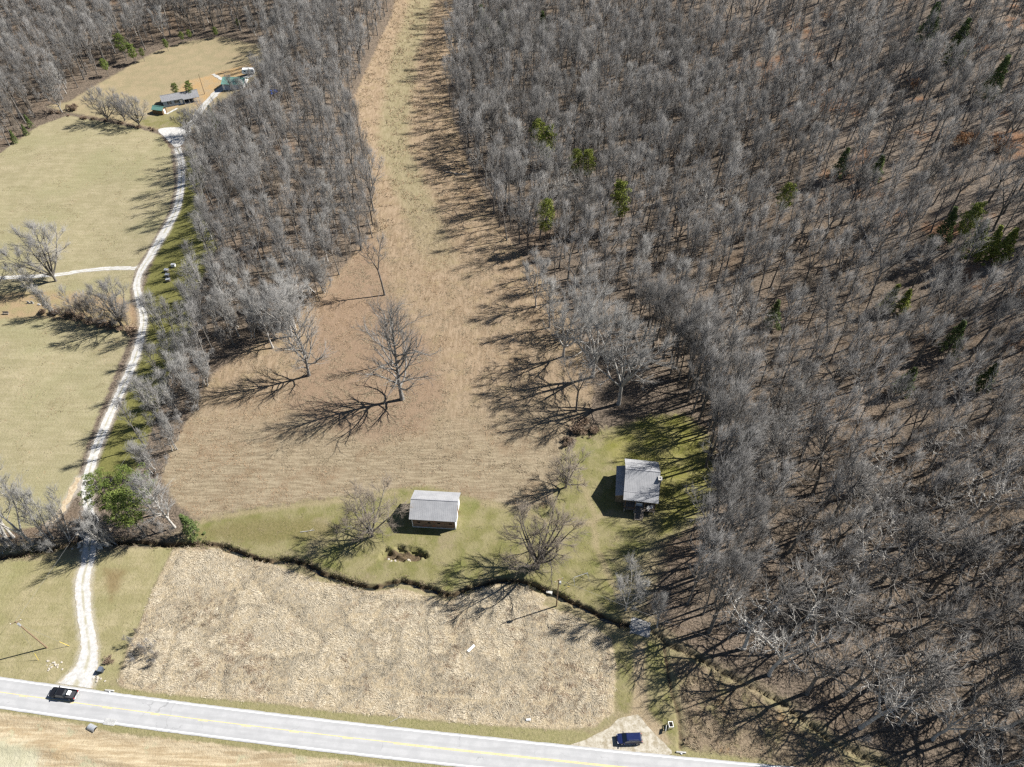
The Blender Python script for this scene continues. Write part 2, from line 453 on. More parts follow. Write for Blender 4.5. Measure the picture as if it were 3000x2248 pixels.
    # flattened reed bed
    rd = m.mix(fv, (.25, .2, .125), (.44, .365, .25))
    rd = m.mix(m.math('MULTIPLY', m.ramp(mid, .52, .72), .6), rd, (.17, .12, .085))
    col = m.mix(mask("sd_reed", 1.6, .4), col, rd)
    col = m.mix(m.math('MULTIPLY', mask("sd_cem", 4, 1.5), .75), col, m.mix(mr, (.29, .2, .12), (.24, .19, .1)))
    rg = m.mix(fv, (.1, .075, .05), (.26, .205, .14))
    rg = m.mix(m.math('MULTIPLY', m.ramp(mid, .48, .66), .6), rg, (.16, .145, .065))
    rg = m.mix(m.math('MULTIPLY', m.ramp(m.noise(.13, 4, .7), .6, .7), .6), rg, (.3, .18, .08))
    col = m.mix(mask('sd_rough', 3, 1), col, rg)
    ms = m.mix(mr, (.15, .15, .018), (.19, .175, .04))
    col = m.mix(m.math('MULTIPLY', mask('sd_moss', 6, 2.5), .42), col, ms)
    # bare soil of the works site, the dirt drive and the creek banks
    so_s = m.noise(1.3, 5, .65, stretch=(.12, 1, 1), rot=.12)
    so = m.mix(m.ramp(so_s, .35, .65), (.285, .22, .135), (.42, .35, .235))
    so = m.mix(m.math('MULTIPLY', m.ramp(mid, .55, .75), .45), so, (.35, .24, .12))
    so = m.mix(m.math('MULTIPLY', m.ramp(m.noise(.16, 4, .7), .58, .68), .7), so, (.32, .31, .2))
    col = m.mix(mask("sd_soil", 2.4, .35), col, so)
    col = m.mix(m.math('MULTIPLY', mask('sd_palesoil', 6, 1.5), .8), col, m.mix(mr, (.36, .35, .24), (.46, .44, .33)))
    d2 = m.mix(fv, (.22, .165, .105), (.33, .265, .18))
    col = m.mix(m.math('MULTIPLY', mask("sd_dirt", 2.2, .8), .85), col, d2)
    bk = m.mix(fv, (.05, .04, .028), (.15, .11, .065))
    col = m.mix(mask("sd_creek", 1.2, .3), col, bk)
    sp_ = m.mix(fv, (.3, .26, .2), (.46, .43, .38))
    col = m.mix(m.math('MULTIPLY', mask("sd_spill", 2.0, .9), .75), col, sp_)
    m.color(col)
    rb = m.ramp(m.math('ADD', m.attr("sd_reed"), 0), -.5, .5)
    hh = m.math('ADD', m.math('MULTIPLY', fine, m.math('ADD', m.math('MULTIPLY', rb, .25), .22)), m.math('MULTIPLY', vfine, .1))
    m.bump(hh, .9, 1.0)
    m.b.inputs["Roughness"].default_value = 1.0
    m.b.inputs["Specular IOR Level"].default_value = 0.05
    return m.m

gx = np.concatenate([np.arange(-420, -112, 2.2), np.arange(-112, 106, .46), np.arange(106, 480, 2.2)])
gy = np.concatenate([np.arange(-30, 34, 2.0), np.arange(34, 60, .5), np.arange(60, 100, .29), np.arange(100, 112, .5), np.arange(112, 220, .95), np.arange(220, 720, 2.2)])
GX, GY = np.meshgrid(gx, gy)
X = GX.ravel(); Y = GY.ravel()
Z = full_height(X, Y)
nx, ny = len(gx), len(gy)
ii = (np.arange(ny - 1)[:, None] * nx + np.arange(nx - 1)[None, :]).ravel()
quads = np.stack([ii, ii + 1, ii + 1 + nx, ii + nx], 1)

# gravel drive centre lines are needed for the spill mask
DRV = [(165, 276, 2010), (222, 285, 1950), (237, 285, 1900), (232, 274, 1837), (222, 267, 1769), (221, 265, 1701), (235, 275, 1656), (240, 281, 1622), (244, 285, 1590), (252, 288, 1556), (258, 290, 1525), (247, 275, 1500),
       (238, 271, 1428), (248, 276, 1383), (267, 296, 1315), (305, 332, 1225), (346, 373, 1135), (384, 411, 1044), (404, 427, 976), (409, 433, 931), (398, 421, 885), (390, 412, 840), (398, 416, 809), (409, 430, 782),
       (429, 453, 750), (470, 497, 678), (507, 529, 611), (520, 541, 543), (520, 541, 475), (509, 531, 434)]
DL = smooth(WP([(a, y) for a, b, y in DRV]), .7)
APRON = WP([(500, 420), (480, 400), (464, 386), (470, 377), (500, 374), (548, 374), (560, 386), (548, 400), (533, 425), (515, 432)])
DRV2C = smooth(WP([(535, 380), (565, 357), (590, 320), (620, 287), (647, 262), (690, 238), (740, 220)]), 1.5)
SIDE = smooth(WP([(398, 787), (344, 786), (253, 793), (172, 805), (80, 811), (-40, 816)]), 1.0)
SPUR = smooth(WP([(231, 1400), (214, 1430), (195, 1470), (176, 1505), (150, 1530)]), 1.0)
DRIVEPOLY = np.vstack([WP([(a, y) for a, b, y in DRV]), WP([(b, y) for a, b, y in DRV])[::-1]])

me = np_mesh("ground", np.stack([X, Y, Z], 1), quads, None, True)
me.materials.append(ground_material())
sd = lambda *polys: np.maximum.reduce([sdf(X, Y, p) for p in polys])
fattr(me, "sd_valley", sd(VALLEY)); fattr(me, "sd_pasture", sd(LFIELD)); fattr(me, "sd_hillfield", sd(FARFIELD)); fattr(me, "sd_cut", sd(CUT)); fattr(me, "sd_meadow", sd(MEADOW))
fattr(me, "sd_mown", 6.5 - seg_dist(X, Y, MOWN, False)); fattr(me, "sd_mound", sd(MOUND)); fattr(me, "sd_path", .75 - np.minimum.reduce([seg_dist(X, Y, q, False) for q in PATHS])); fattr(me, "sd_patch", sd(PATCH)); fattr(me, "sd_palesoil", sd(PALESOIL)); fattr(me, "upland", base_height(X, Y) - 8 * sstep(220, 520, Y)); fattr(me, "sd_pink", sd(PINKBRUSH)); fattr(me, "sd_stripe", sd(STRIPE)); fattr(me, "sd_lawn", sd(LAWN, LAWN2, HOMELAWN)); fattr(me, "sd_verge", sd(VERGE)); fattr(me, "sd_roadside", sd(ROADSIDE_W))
fattr(me, "sd_reed", sd(REED)); fattr(me, "sd_rough", sd(REED2)); fattr(me, "sd_moss", sd(MOSS)); fattr(me, "sd_soil", sd(SOIL)); fattr(me, "sd_dirt", sd(DIRT2)); fattr(me, "sd_cem", sd(CEM)); fattr(me, "y_far", Y)
near = (Y < 140)
cr = np.full(X.shape, -14.0)
cr[near] = np.maximum(np.where(X[near] > 27, .1, CREEKBAND * .85) - seg_dist(X[near], Y[near], CREEK[::2], False), np.maximum(.3 - seg_dist(X[near], Y[near], DITCH, False), sdf(X[near], Y[near], PIT)))
fattr(me, "sd_creek", cr)
fattr(me, "sd_spill", np.maximum(np.maximum(sdf(X, Y, DRIVEPOLY) + .35, np.maximum(sdf(X, Y, APRON), 1.7 - seg_dist(X, Y, DRV2C, False))), np.maximum(.9 - seg_dist(X, Y, SIDE, False), 1.0 - seg_dist(X, Y, SPUR, False))))
ground = tag(link("ground", me), "rolling ground of pasture, dry meadow, lawn and leaf litter", "ground", kind="structure")

# creek water lying in the channel
def ribbon(C, half, lift, name, mat, ragged=0.0, n_across=3, halves=None, flat=None):
    C = np.asarray(C); T = np.gradient(C, axis=0); T /= np.linalg.norm(T, axis=1)[:, None]
    N = np.stack([-T[:, 1], T[:, 0]], 1)
    s = np.concatenate([[0], np.cumsum(np.linalg.norm(np.diff(C, axis=0), axis=1))])
    hl = (halves if halves is not None else np.full(len(C), half)) + ragged * (vnoise(s / 1.1, s * 0 + 3, 1) - .5) * 2
    hr = (halves if halves is not None else np.full(len(C), half)) + ragged * (vnoise(s / 1.1, s * 0 + 9, 2) - .5) * 2
    V = []; U = []
    for k in range(n_across):
        t = k / (n_across - 1)
        off = hl * (1 - 2 * t) * (t <= .5) + hr * (1 - 2 * t) * (t > .5)
        P = C + N * off[:, None]
        z = base_height(P[:, 0], P[:, 1]) + lift if flat is None else np.full(len(P), flat)
        V.append(np.column_stack([P, z])); U.append(np.full(len(P), t))
    V = np.stack(V, 1).reshape(-1, 3); U = np.stack(U, 1).ravel()
    n = len(C); m_ = n_across
    q = [(i * m_ + k, i * m_ + k + 1, (i + 1) * m_ + k + 1, (i + 1) * m_ + k) for i in range(n - 1) for k in range(m_ - 1)]
    q = np.array(q)[:, ::-1]
    # make faces look up
    a, b, c = V[q[0][0]], V[q[0][1]], V[q[0][2]]
    if np.cross(b - a, c - a)[2] < 0: q = q[:, ::-1]
    me = np_mesh(name, V, q, None, True, [mat])
    fattr(me, "across", U); fattr(me, "along", np.repeat(s, m_))
    return link(name, me)

wm = NT("creek_water"); wm.color((.02, .022, .018)); wm.b.inputs["Roughness"].default_value = .12; wm.b.inputs["Specular IOR Level"].default_value = .5
tag(ribbon(CREEK, .55, -1.28, "creek_water", wm.m, .2), "dark narrow water in the winding creek bed", "water", kind="structure")

# ------------------------------------------------------------------ road, markings, drives
TOPL = WP([(-300, 1946), (0, 1989), (500, 2057), (1000, 2118), (1500, 2172), (2000, 2223), (2400, 2259), (2800, 2290)])
RC = []
for i, p in enumerate(TOPL):
    RC.append(p)
RC = smooth(np.array(RC), 1.0)
RT = np.gradient(RC, axis=0); RT /= np.linalg.norm(RT, axis=1)[:, None]
RN = np.stack([RT[:, 1], -RT[:, 0]], 1)      # to the camera side
ROADW = 5.3
RCEN = RC + RN * (ROADW / 2)
am = NT("asphalt")
acr = am.attr("across")
tr = am.noise(.4, 4, .6); fi = am.noise(9, 4, .7)
ac = am.mix(am.ramp(tr, .35, .65), (.335, .335, .332), (.38, .378, .373))
ac = am.mix(am.math('MULTIPLY', am.ramp(fi, .4, .7), .25), ac, (.235, .235, .235))
lane = am.math('ABSOLUTE', am.math('SUBTRACT', am.math('FRACT', am.math('MULTIPLY', acr, 2.0)), .5))
ac = am.mix(am.math('MULTIPLY', am.ramp(am.noise(.6, 4, .6, stretch=(.08, 1, 1), rot=.12), .5, .7), .35), ac, (.255, .255, .255))
wt = am.n("Math", operation='COSINE'); am.set(wt.inputs[0], am.math('MULTIPLY', acr, 25.13)); wv = am.math('MULTIPLY', am.ramp(wt.outputs[0], .1, -.9), .35)
ac = am.mix(wv, ac, (.275, .275, .273))
ck = am.n("TexVoronoi", feature='DISTANCE_TO_EDGE'); ck.inputs["Scale"].default_value = .16
cw = am.n("Mix", data_type='VECTOR'); cw.inputs[0].default_value = .0
cn = am.n("TexNoise"); am.l(am.coord(), cn.inputs["Vector"]); cn.inputs["Scale"].default_value = .8; cn.inputs["Detail"].default_value = 4
cad = am.n("VectorMath", operation='MULTIPLY_ADD'); am.l(cn.outputs["Color"], cad.inputs[0]); cad.inputs[1].default_value = (2.6, 2.6, 0); am.l(am.coord(), cad.inputs[2]); am.l(cad.outputs[0], ck.inputs["Vector"])
ac = am.mix(am.math('MULTIPLY', am.math('MULTIPLY', am.ramp(ck.outputs["Distance"], .012, .003), am.ramp(am.noise(.12, 3), .5, .6)), .45), ac, (.16, .16, .16))
am.color(ac); am.b.inputs["Roughness"].default_value = .85
road = ribbon(RCEN, ROADW / 2 + .38, .06, "road", am.m, .05, 9)
tag(road, "pale grey two-lane asphalt road with white edges and yellow centre", "road", kind="structure")
wpm = simple("white_paint", (.74, .74, .73), .7, .2, var=.1, scale=2)
ypm = simple("yellow_paint", (.66, .5, .19), .7, .2, var=.12, scale=2)
def line_on_road(off, half, mat, name, i0=0, i1=None):
    o = ribbon((RC + RN * off)[i0:i1], half, .068, name, mat, .012, 3)
    o.parent = road
    return o
line_on_road(0, .085, wpm, "edge_line"); line_on_road(ROADW, .085, wpm, "edge_line")
xs = RC[:, 0]
line_on_road(ROADW / 2 - .09, .055, ypm, "centre_line")
i_dbl = int(np.argmin(abs(xs - W2(1160, 2150)[0])))
line_on_road(ROADW / 2 + .12, .055, ypm, "centre_line", i_dbl)
for px in (60, 205, 320, 467, 610, 743, 889, 1045, -90):
    k = int(np.argmin(abs(xs - W2(px, 2060)[0])))
    line_on_road(ROADW / 2 + .12, .055, ypm, "centre_dash", k - 1, k + 2)

gm = NT("gravel")
gc = gm.mix(gm.ramp(gm.noise(1.2, 5, .7), .35, .65), (.37, .36, .335), (.5, .49, .465))
gc = gm.mix(gm.math('MULTIPLY', gm.ramp(gm.noise(8, 4, .7), .4, .65), .2), gc, (.4, .38, .35))
gac = gm.attr("across")
mid_ = gm.math('ABSOLUTE', gm.math('SUBTRACT', gac, .5))
gc = gm.mix(gm.math('MULTIPLY', gm.math('MULTIPLY', gm.ramp(mid_, .14, .02), gm.ramp(gm.noise(.35, 4), .36, .56)), .75), gc, (.29, .265, .17))
gc = gm.mix(gm.math('MULTIPLY', gm.ramp(mid_, .38, .5), gm.ramp(gm.noise(.9, 4), .4, .6)), gc, (.33, .28, .19))
gm.color(gc); gm.bump(gm.noise(7, 3, .7), .06, .8)
gravel = gm.m
LW = WP([(a, y) for a, b, y in DRV]); RW = WP([(b, y) for a, b, y in DRV])
CW = smooth((LW + RW) / 2, .6); HWs = np.interp(np.linspace(0, 1, len(CW)), np.linspace(0, 1, len(smooth(np.column_stack([np.arange(len(LW)), np.linalg.norm(LW - RW, axis=1) / 2]), .05))), smooth(np.column_stack([np.arange(len(LW)), np.linalg.norm(LW - RW, axis=1) / 2]), .05)[:, 1])
# half widths carried along the centre line by arc length
mid_pts = (LW + RW) / 2
seg = np.concatenate([[0], np.cumsum(np.linalg.norm(np.diff(mid_pts, axis=0), axis=1))])
sC = np.concatenate([[0], np.cumsum(np.linalg.norm(np.diff(CW, axis=0), axis=1))])
tW = (np.gradient(mid_pts, axis=0)); tW /= np.linalg.norm(tW, axis=1)[:, None]
hw = np.abs(((LW - RW)[:, 0] * -tW[:, 1] + (LW - RW)[:, 1] * tW[:, 0])) / 2
HW = np.interp(sC / sC[-1], seg / seg[-1], hw)
drive = ribbon(CW, 1, .055, "gravel_driveway", gravel, .13, 7, HW)
tag(drive, "long white gravel driveway curving up past the pasture", "driveway", kind="structure")
def sheet(poly, name, mat, lift, step=.8):
    P = np.asarray(poly); c = P.mean(0); rings = []
    Q = smooth(np.vstack([P, P[:1]]), step)[:-1]
    j = 1 + .04 * (vnoise(np.arange(len(Q)) / 1.3, np.zeros(len(Q)), 6) - .5)
    V = []; n = len(Q); K = 6
    for k in range(1, K + 1):
        R = c + (Q - c) * (k / K) * (j[:, None] if k == K else 1)
        V.append(np.column_stack([R, base_height(R[:, 0], R[:, 1]) + lift]))
    V = np.vstack([np.vstack(V), [[c[0], c[1], float(base_height(c[0], c[1])) + lift]]])
    q = [(k * n + i, k * n + (i + 1) % n, (k + 1) * n + (i + 1) % n, (k + 1) * n + i) for k in range(K - 1) for i in range(n)]
    t = [(len(V) - 1, (i + 1) % n, i) for i in range(n)]
    me = np_mesh(name, V, np.array(q), np.array(t), True, [mat])
    import bmesh
    bm = bmesh.new(); bm.from_mesh(me); bmesh.ops.recalc_face_normals(bm, faces=bm.faces)
    if sum(f.normal.z for f in bm.faces) < 0: bmesh.ops.reverse_faces(bm, faces=bm.faces)
    bm.to_mesh(me); bm.free()
    fattr(me, "across", np.full(len(V), .35))
    return link(name, me)
tag(sheet(APRON, "gravel_apron", gravel, .075), "wide white gravel turning place at the head of the driveway", "gravel", kind="structure")
tag(ribbon(DRV2C, 2.0, .065, "gravel_lane", gravel, .5, 5), "gravel lane running on to the ranch house and garage", "lane", kind="structure")
tag(ribbon(SIDE, .95, .06, "gravel_track", gravel, .3, 5), "thin gravel track leaving the driveway across the pasture", "track", kind="structure")
dm = NT("dirt_track"); dm.color(dm.mix(dm.ramp(dm.noise(1.5, 5, .7), .35, .65), (.3, .225, .14), (.44, .37, .26)))
tag(ribbon(SPUR, .75, .06, "dirt_track", dm.m, .45, 5), "pale dirt track curling off the driveway by the creek", "track", kind="structure")
PARK = WP([(1665, 2184), (1715, 2168), (1752, 2148), (1785, 2132), (1812, 2106), (1845, 2098), (1868, 2094), (1888, 2116), (1922, 2154), (1968, 2208), (1900, 2214), (1800, 2204), (1700, 2194)])
pm = NT("parking_gravel"); pm.color(pm.mix(pm.ramp(pm.noise(1.1, 5, .7), .35, .65), (.25, .215, .15), (.41, .38, .315))); pm.bump(pm.noise(6, 3, .7), .05, .8)
tag(sheet(PARK, "gravel_pulloff", pm.m, .05), "pale gravel pull-off beside the road under the parked vehicle", "gravel", kind="structure")
#@@TREES
# ------------------------------------------------------------------ bark and foliage materials
def bark(name, a, b, spread=.25, spots=None):
    m = NT(name)
    n1 = m.noise(1.4, 4, .6)
    c = m.mix(m.ramp(n1, .35, .65), a, b)
    if spots: c = m.mix(m.ramp(m.noise(.8, 4, .7), .5, .66), c, spots)
    r = m.rand()
    k = m.math('ADD', m.math('MULTIPLY', r, spread * 2), 1 - spread)
    x = m.n("Mix", data_type='RGBA', blend_type='MULTIPLY'); x.inputs[0].default_value = 1
    m.l(c, x.inputs[6]); cmb = m.n("CombineColor")
    for i_ in range(3): m.l(k, cmb.inputs[i_])
    m.l(cmb.outputs[0], x.inputs[7])
    m.color(x.outputs[2]); m.b.inputs["Roughness"].default_value = 1.0; m.b.inputs["Specular IOR Level"].default_value = .08
    return m.m
BARK = bark("grey_bark", (.10, .092, .082), (.19, .175, .155))
BARKM = bark("silver_bark", (.17, .162, .148), (.31, .295, .27), .15, (.14, .13, .115))
BARKW = bark("pale_bark", (.30, .28, .25), (.47, .45, .41), .2, (.22, .2, .17))
TWIG = bark("grey_twigs", (.16, .154, .145), (.25, .24, .226), .35)
TWIGW = bark("pale_twigs", (.2, .195, .184), (.29, .282, .264), .2)
TWIGB = bark("brown_twigs", (.17, .143, .115), (.235, .2, .16), .2)
def leafmat(name, a, b, spread=.25, trans=True):
    m = NT(name)
    c = m.mix(m.ramp(m.noise(1.1, 4, .6), .35, .65), a, b)
    r = m.rand(); k = m.math('ADD', m.math('MULTIPLY', r, spread * 2), 1 - spread)
    cmb = m.n("CombineColor")
    for i_ in range(3): m.l(k, cmb.inputs[i_])
    m.color(m.mix(1.0, c, cmb.outputs[0], 'MULTIPLY')); m.b.inputs["Roughness"].default_value = .8
    return m.m
NEEDLE = leafmat("pine_needles", (.085, .125, .028), (.165, .195, .05))
NEEDLEY = leafmat("yellow_green_foliage", (.15, .18, .03), (.23, .25, .06))
CEDAR = leafmat("cedar_foliage", (.085, .125, .04), (.14, .17, .06))
BROWNLEAF = leafmat("dry_brown_leaves", (.24, .12, .05), (.33, .18, .085))
BRUSHM = leafmat("dry_brush", (.2, .14, .095), (.3, .225, .16))

# ------------------------------------------------------------------ tree generator
def cones(B, D, Ln, R, r):
    """many three-sided twigs at once"""
    n = len(B)
    up = np.where(np.abs(D[:, 2:3]) > .9, np.array([[1., 0, 0]]), np.array([[0, 0, 1.]]))
    A = np.cross(D, up); A /= np.linalg.norm(A, axis=1)[:, None]
    C = np.cross(D, A)
    V = np.empty((n, 4, 3))
    for k in range(3):
        t = 2.0944 * k
        V[:, k] = B + (A * math.cos(t) + C * math.sin(t)) * R[:, None]
    V[:, 3] = B + D * Ln[:, None]
    i = np.arange(n)[:, None] * 4
    F = np.concatenate([i + [[0, 1, 3]], i + [[1, 2, 3]], i + [[2, 0, 3]]], 0)
    return V.reshape(-1, 3), F

def tubes(polys, sides):
    """polylines with radii -> verts, quads"""
    V = []; Q = []; b = 0
    ang = [2 * math.pi * k / sides for k in range(sides)]
    for P, R in polys:
        P = np.asarray(P); n = len(P)
        T = np.gradient(P, axis=0); T /= (np.linalg.norm(T, axis=1)[:, None] + 1e-9)
        up = np.array([0, 0, 1.0]) if abs(T[0][2]) < .9 else np.array([1.0, 0, 0])
        A = np.cross(T, up); A /= (np.linalg.norm(A, axis=1)[:, None] + 1e-9); C = np.cross(T, A)
        ring = np.stack([P + (A * math.cos(t) + C * math.sin(t)) * np.asarray(R)[:, None] for t in ang], 1)
        V.append(ring.reshape(-1, 3))
        for i in range(n - 1):
            for k in range(sides):
                Q.append((b + i * sides + k, b + i * sides + (k + 1) % sides, b + (i + 1) * sides + (k + 1) % sides, b + (i + 1) * sides + k))
        b += n * sides
    return np.vstack(V), np.array(Q)

def unit(v): return v / (np.linalg.norm(v) + 1e-9)
def walk(rs, p, d, L, n, wig, up):
    P = [np.array(p)]; d = unit(np.array(d, float))
    for i in range(n):
        d = unit(d + rs.normal(0, wig, 3) + np.array([0, 0, up]))
        P.append(P[-1] + d * (L / n))
    return np.array(P)
def along(P, f):
    x = f * (len(P) - 1); i = min(int(x), len(P) - 2); t = x - i
    return P[i] * (1 - t) + P[i + 1] * t, unit(P[i + 1] - P[i])
def side_dir(rs, d, ang, az):
    a = unit(np.cross(d, [0, 0, 1.0]) if abs(d[2]) < .95 else np.cross(d, [1.0, 0, 0])); b = np.cross(d, a)
    return unit(d * math.cos(ang) + (a * math.cos(az) + b * math.sin(az)) * math.sin(ang))

def tree(seed, H, R, base, nlimb, wig, ang, r0, up=.12, leaders=1, n2=6, n3=7, n4=4, tw=1.0, twr=.03, top=.93, prof=None, stems=1, l2k=1.0, l2trunk=False, seg=6):
    """-> (trunk verts, quads), (crown verts, quads, tris)"""
    rs = np.random.default_rng(seed)
    trunk = []; branch = []; l2 = []
    prof = prof or (lambda t: .55 + .45 * math.sin(math.pi * min(1, .15 + .85 * t)) if t < .9 else .5)
    for st in range(stems):
        lean = rs.normal(0, .05 if stems == 1 else .16, 2)
        off = (0, 0, -.5) if stems == 1 else (rs.normal(0, .35), rs.normal(0, .35), -.5)
        h_ = H * (1 if st == 0 else rs.uniform(.7, 1.0))
        if leaders == 1:
            P = walk(rs, off, (lean[0], lean[1], 1), h_ * top, 9, wig * .3, .06)
            rr = r0 * np.linspace(1, .14, 10) ** .85; rr[0] *= 1.35
            trunk.append((P, rr)); leads = [(P, rr, base)]
        else:
            hs = h_ * base
            P0 = walk(rs, off, (lean[0], lean[1], 1), hs, 4, wig * .25, .05)
            rr0 = r0 * np.linspace(1, .82, 5); rr0[0] *= 1.35
            trunk.append((P0, rr0)); leads = []
            a0 = rs.uniform(0, 6.28)
            for k in range(leaders):
                az = a0 + 6.28 * k / leaders + rs.normal(0, .3)
                t_ = (rs.uniform(.3, .65) if leaders < 6 else (.08 + .6 * ((k * .618) % 1.0))) * ang
                d = np.array([math.cos(az) * math.sin(t_), math.sin(az) * math.sin(t_), math.cos(t_)])
                P = walk(rs, P0[-1], d, (h_ * top - hs) * rs.uniform(.9, 1.06) * (1 if leaders < 6 else 1 - .22 * t_), 8, wig * .55, .05)
                rr = r0 * .66 * np.linspace(1, .12, 9)
                trunk.append((P, rr)); leads.append((P, rr, .18))
        for P, rr, b0 in leads:
            nl = nlimb // len(leads) if len(leads) > 1 else nlimb
            for k in range(nl):
                t = (k + rs.uniform(0, .9)) / nl
                f = b0 + (1 - b0) * (t ** .85) * .97
                p, d = along(P, f)
                az = 2.4 * k + rs.normal(0, .4)
                a_ = ang * rs.uniform(.75, 1.15) * (1.05 - .45 * t)
                L = R * prof(t) * rs.uniform(.7, 1.15) * (1 if len(leads) == 1 else .72)
                dd = side_dir(rs, d, a_, az)
                Pl = walk(rs, p, dd, L, seg, wig, up)
                ri = min(np.interp(f, np.linspace(0, 1, len(rr)), rr) * .62, (.05 + .022 * L) * (.6 + .4 * l2k))
                rl = ri * np.linspace(1, .25, seg + 1)
                branch.append((Pl, rl, L))
            for k in range(3):      # the leader's own tip carries branches too
                p, d = along(P, rs.uniform(.88, 1.0))
                branch.append((walk(rs, p, side_dir(rs, d, rs.uniform(.2, .6), rs.uniform(0, 6.28)), R * .42, 4, wig, up), .03 * np.linspace(1, .3, 5), R * .42))
    B3 = []; D3 = []; L3 = []
    for Pl, rl, L in branch:
        m_ = max(3, int(n2 * min(1.2, L / (R * .7))))
        for k in range(m_):
            f = .22 + .78 * (k + rs.uniform(0, 1)) / m_
            p, d = along(Pl, min(f, .999))
            dd = side_dir(rs, d, rs.uniform(.3, .75), rs.uniform(0, 6.28))
            L2 = L * rs.uniform(.28, .5) * (1.15 - .5 * f) + .4
            P2 = walk(rs, p, dd, L2, 3, wig * 1.2, up * 1.3)
            l2.append((P2, (.018 + .009 * L2) * l2k * np.linspace(1, .4, 4)))
            for j in range(n3):
                p3, d3 = along(P2, min(.999, rs.uniform(.15, 1.0)))
                B3.append(p3); D3.append(side_dir(rs, d3, rs.uniform(.12, .62), rs.uniform(0, 6.28)) + np.array([0, 0, .22])); L3.append(tw * rs.uniform(.6, 1.25))
        for j in range(n3):
            p3, d3 = along(Pl, min(.999, rs.uniform(.4, 1.0)))
            B3.append(p3); D3.append(side_dir(rs, d3, rs.uniform(.15, .7), rs.uniform(0, 6.28)) + np.array([0, 0, .22])); L3.append(tw * rs.uniform(.6, 1.25))
    B3 = np.array(B3); D3 = np.array(D3); D3 /= np.linalg.norm(D3, axis=1)[:, None]; L3 = np.array(L3)
    k = n4
    t4 = rs.uniform(.15, .95, (len(B3), k))
    B4 = (B3[:, None] + D3[:, None] * (L3[:, None] * t4)[..., None]).reshape(-1, 3)
    D4 = np.repeat(D3, k, 0) + rs.normal(0, .32, (len(B4), 3)) + np.array([0, 0, .12]); D4 /= np.linalg.norm(D4, axis=1)[:, None]
    L4 = (np.repeat(L3, k) * rs.uniform(.35, .8, len(B4)))
    V3, F3 = cones(B3, D3, L3, np.full(len(B3), twr), 0)
    V4, F4 = cones(B4, D4, L4, np.full(len(B4), twr * .62), 0)
    tv, tq = tubes(trunk, 7)
    bv, bq = tubes([(a, b) for a, b, _ in branch], 4)
    cv, cq = tubes(l2, 3)
    TV = np.vstack([tv, bv]); TQ = np.vstack([tq, bq + len(tv)])
    if l2trunk:
        TQ = np.vstack([TQ, cq + len(TV)]); TV = np.vstack([TV, cv])
        cv, cq = cv[:0], cq[:0]
    CV = np.vstack([cv, V3, V4]); CQ = cq; CT = np.vstack([F3 + len(cv), F4 + len(cv) + len(V3)])
    return (TV, TQ), (CV, CQ, CT)

class Proto: pass
def make_proto(kind, spec, tm, cm):
    p = Proto(); (TV, TQ), (CV, CQ, CT) = tree(**spec)
    p.kind = kind; p.H = spec['H']
    p.trunk = np_mesh("trunk", TV, TQ, None, True, [tm]); p.crown = np_mesh("crown", CV, CQ if len(CQ) else None, CT, False, [cm])
    V = np.vstack([TV, CV]); o = len(TV)
    p.joined = np_mesh("bare_tree", V, np.vstack([TQ, CQ + o]), CT + o, False, [tm, cm], np.concatenate([np.zeros(len(TQ), int), np.ones(len(CQ) + len(CT), int)]))
    return p

PROTO = {}
PROTO['tall'] = [make_proto('tall', dict(seed=100 + k, H=[25, 27, 22, 26, 28, 24, 21][k], R=[4.6, 5.4, 4.2, 5.6, 4.8, 4.4, 5.0][k], base=[.5, .45, .55, .42, .55, .48, .4][k], nlimb=[17, 20, 15, 20, 18, 15, 16][k], wig=.075, ang=[.62, .7, .55, .75, .6, .66, .7][k],
    r0=[.27, .32, .22, .3, .33, .26, .25][k], up=.09, n2=6, n3=4, n4=2, tw=1.6, twr=.017, l2k=1.3), BARK, TWIG) for k in range(7)]
PROTO['fork'] = [make_proto('fork', dict(seed=200 + k, H=[24, 26, 22, 25][k], R=[5.2, 6.0, 5.2, 5.8][k], base=[.4, .34, .44, .36][k], nlimb=[30, 33, 24, 36][k], wig=.1, ang=.85, r0=[.33, .38, .3, .36][k], up=.06, leaders=[3, 3, 2, 4][k], n2=6, n3=4, n4=2, tw=1.65, twr=.017, l2k=1.6), BARK, TWIG) for k in range(4)]
PROTO['gnarl'] = [make_proto('gnarl', dict(seed=300 + k, H=[23, 25, 22, 24, 26][k], R=[7.0, 8.0, 6.8, 8.2, 7.6][k], base=[.4, .42, .38, .42, .44][k], nlimb=[30, 24, 32, 30, 24][k], wig=.19, ang=1.02, r0=[.42, .48, .4, .46, .48][k], up=.04, leaders=[3, 1, 4, 3, 1][k], n2=7, n3=3, n4=2, tw=1.5, twr=.016, l2k=2.5, l2trunk=True, seg=8), [BARKW, BARK, BARKW, BARK, BARK][k], TWIG) for k in range(5)]
PROTO['bigcrown'] = [make_proto('bigcrown', dict(seed=350 + k, H=[24, 25, 23][k], R=[8.0, 9.0, 7.5][k], base=[.22, .26, .2][k], nlimb=[44, 48, 42][k], wig=.12, ang=1.15, r0=[.45, .5, .42][k], up=.04, leaders=[6, 7, 6][k], n2=9, n3=6, n4=3, tw=1.5, twr=.017, l2k=1.8), BARKW, TWIGW) for k in range(3)]
PROTO['white'] = [make_proto('white', dict(seed=400 + k, H=[20, 22, 18][k], R=[5.2, 5.8, 5][k], base=[.2, .16, .22][k], nlimb=[26, 26, 33][k], wig=.09, ang=.8, r0=[.28, .3, .24][k], up=.09, leaders=[1, 1, 3][k], n2=8, n3=6, n4=3, tw=1.5, twr=.0185, l2k=1.4), BARKW, TWIGW) for k in range(3)]
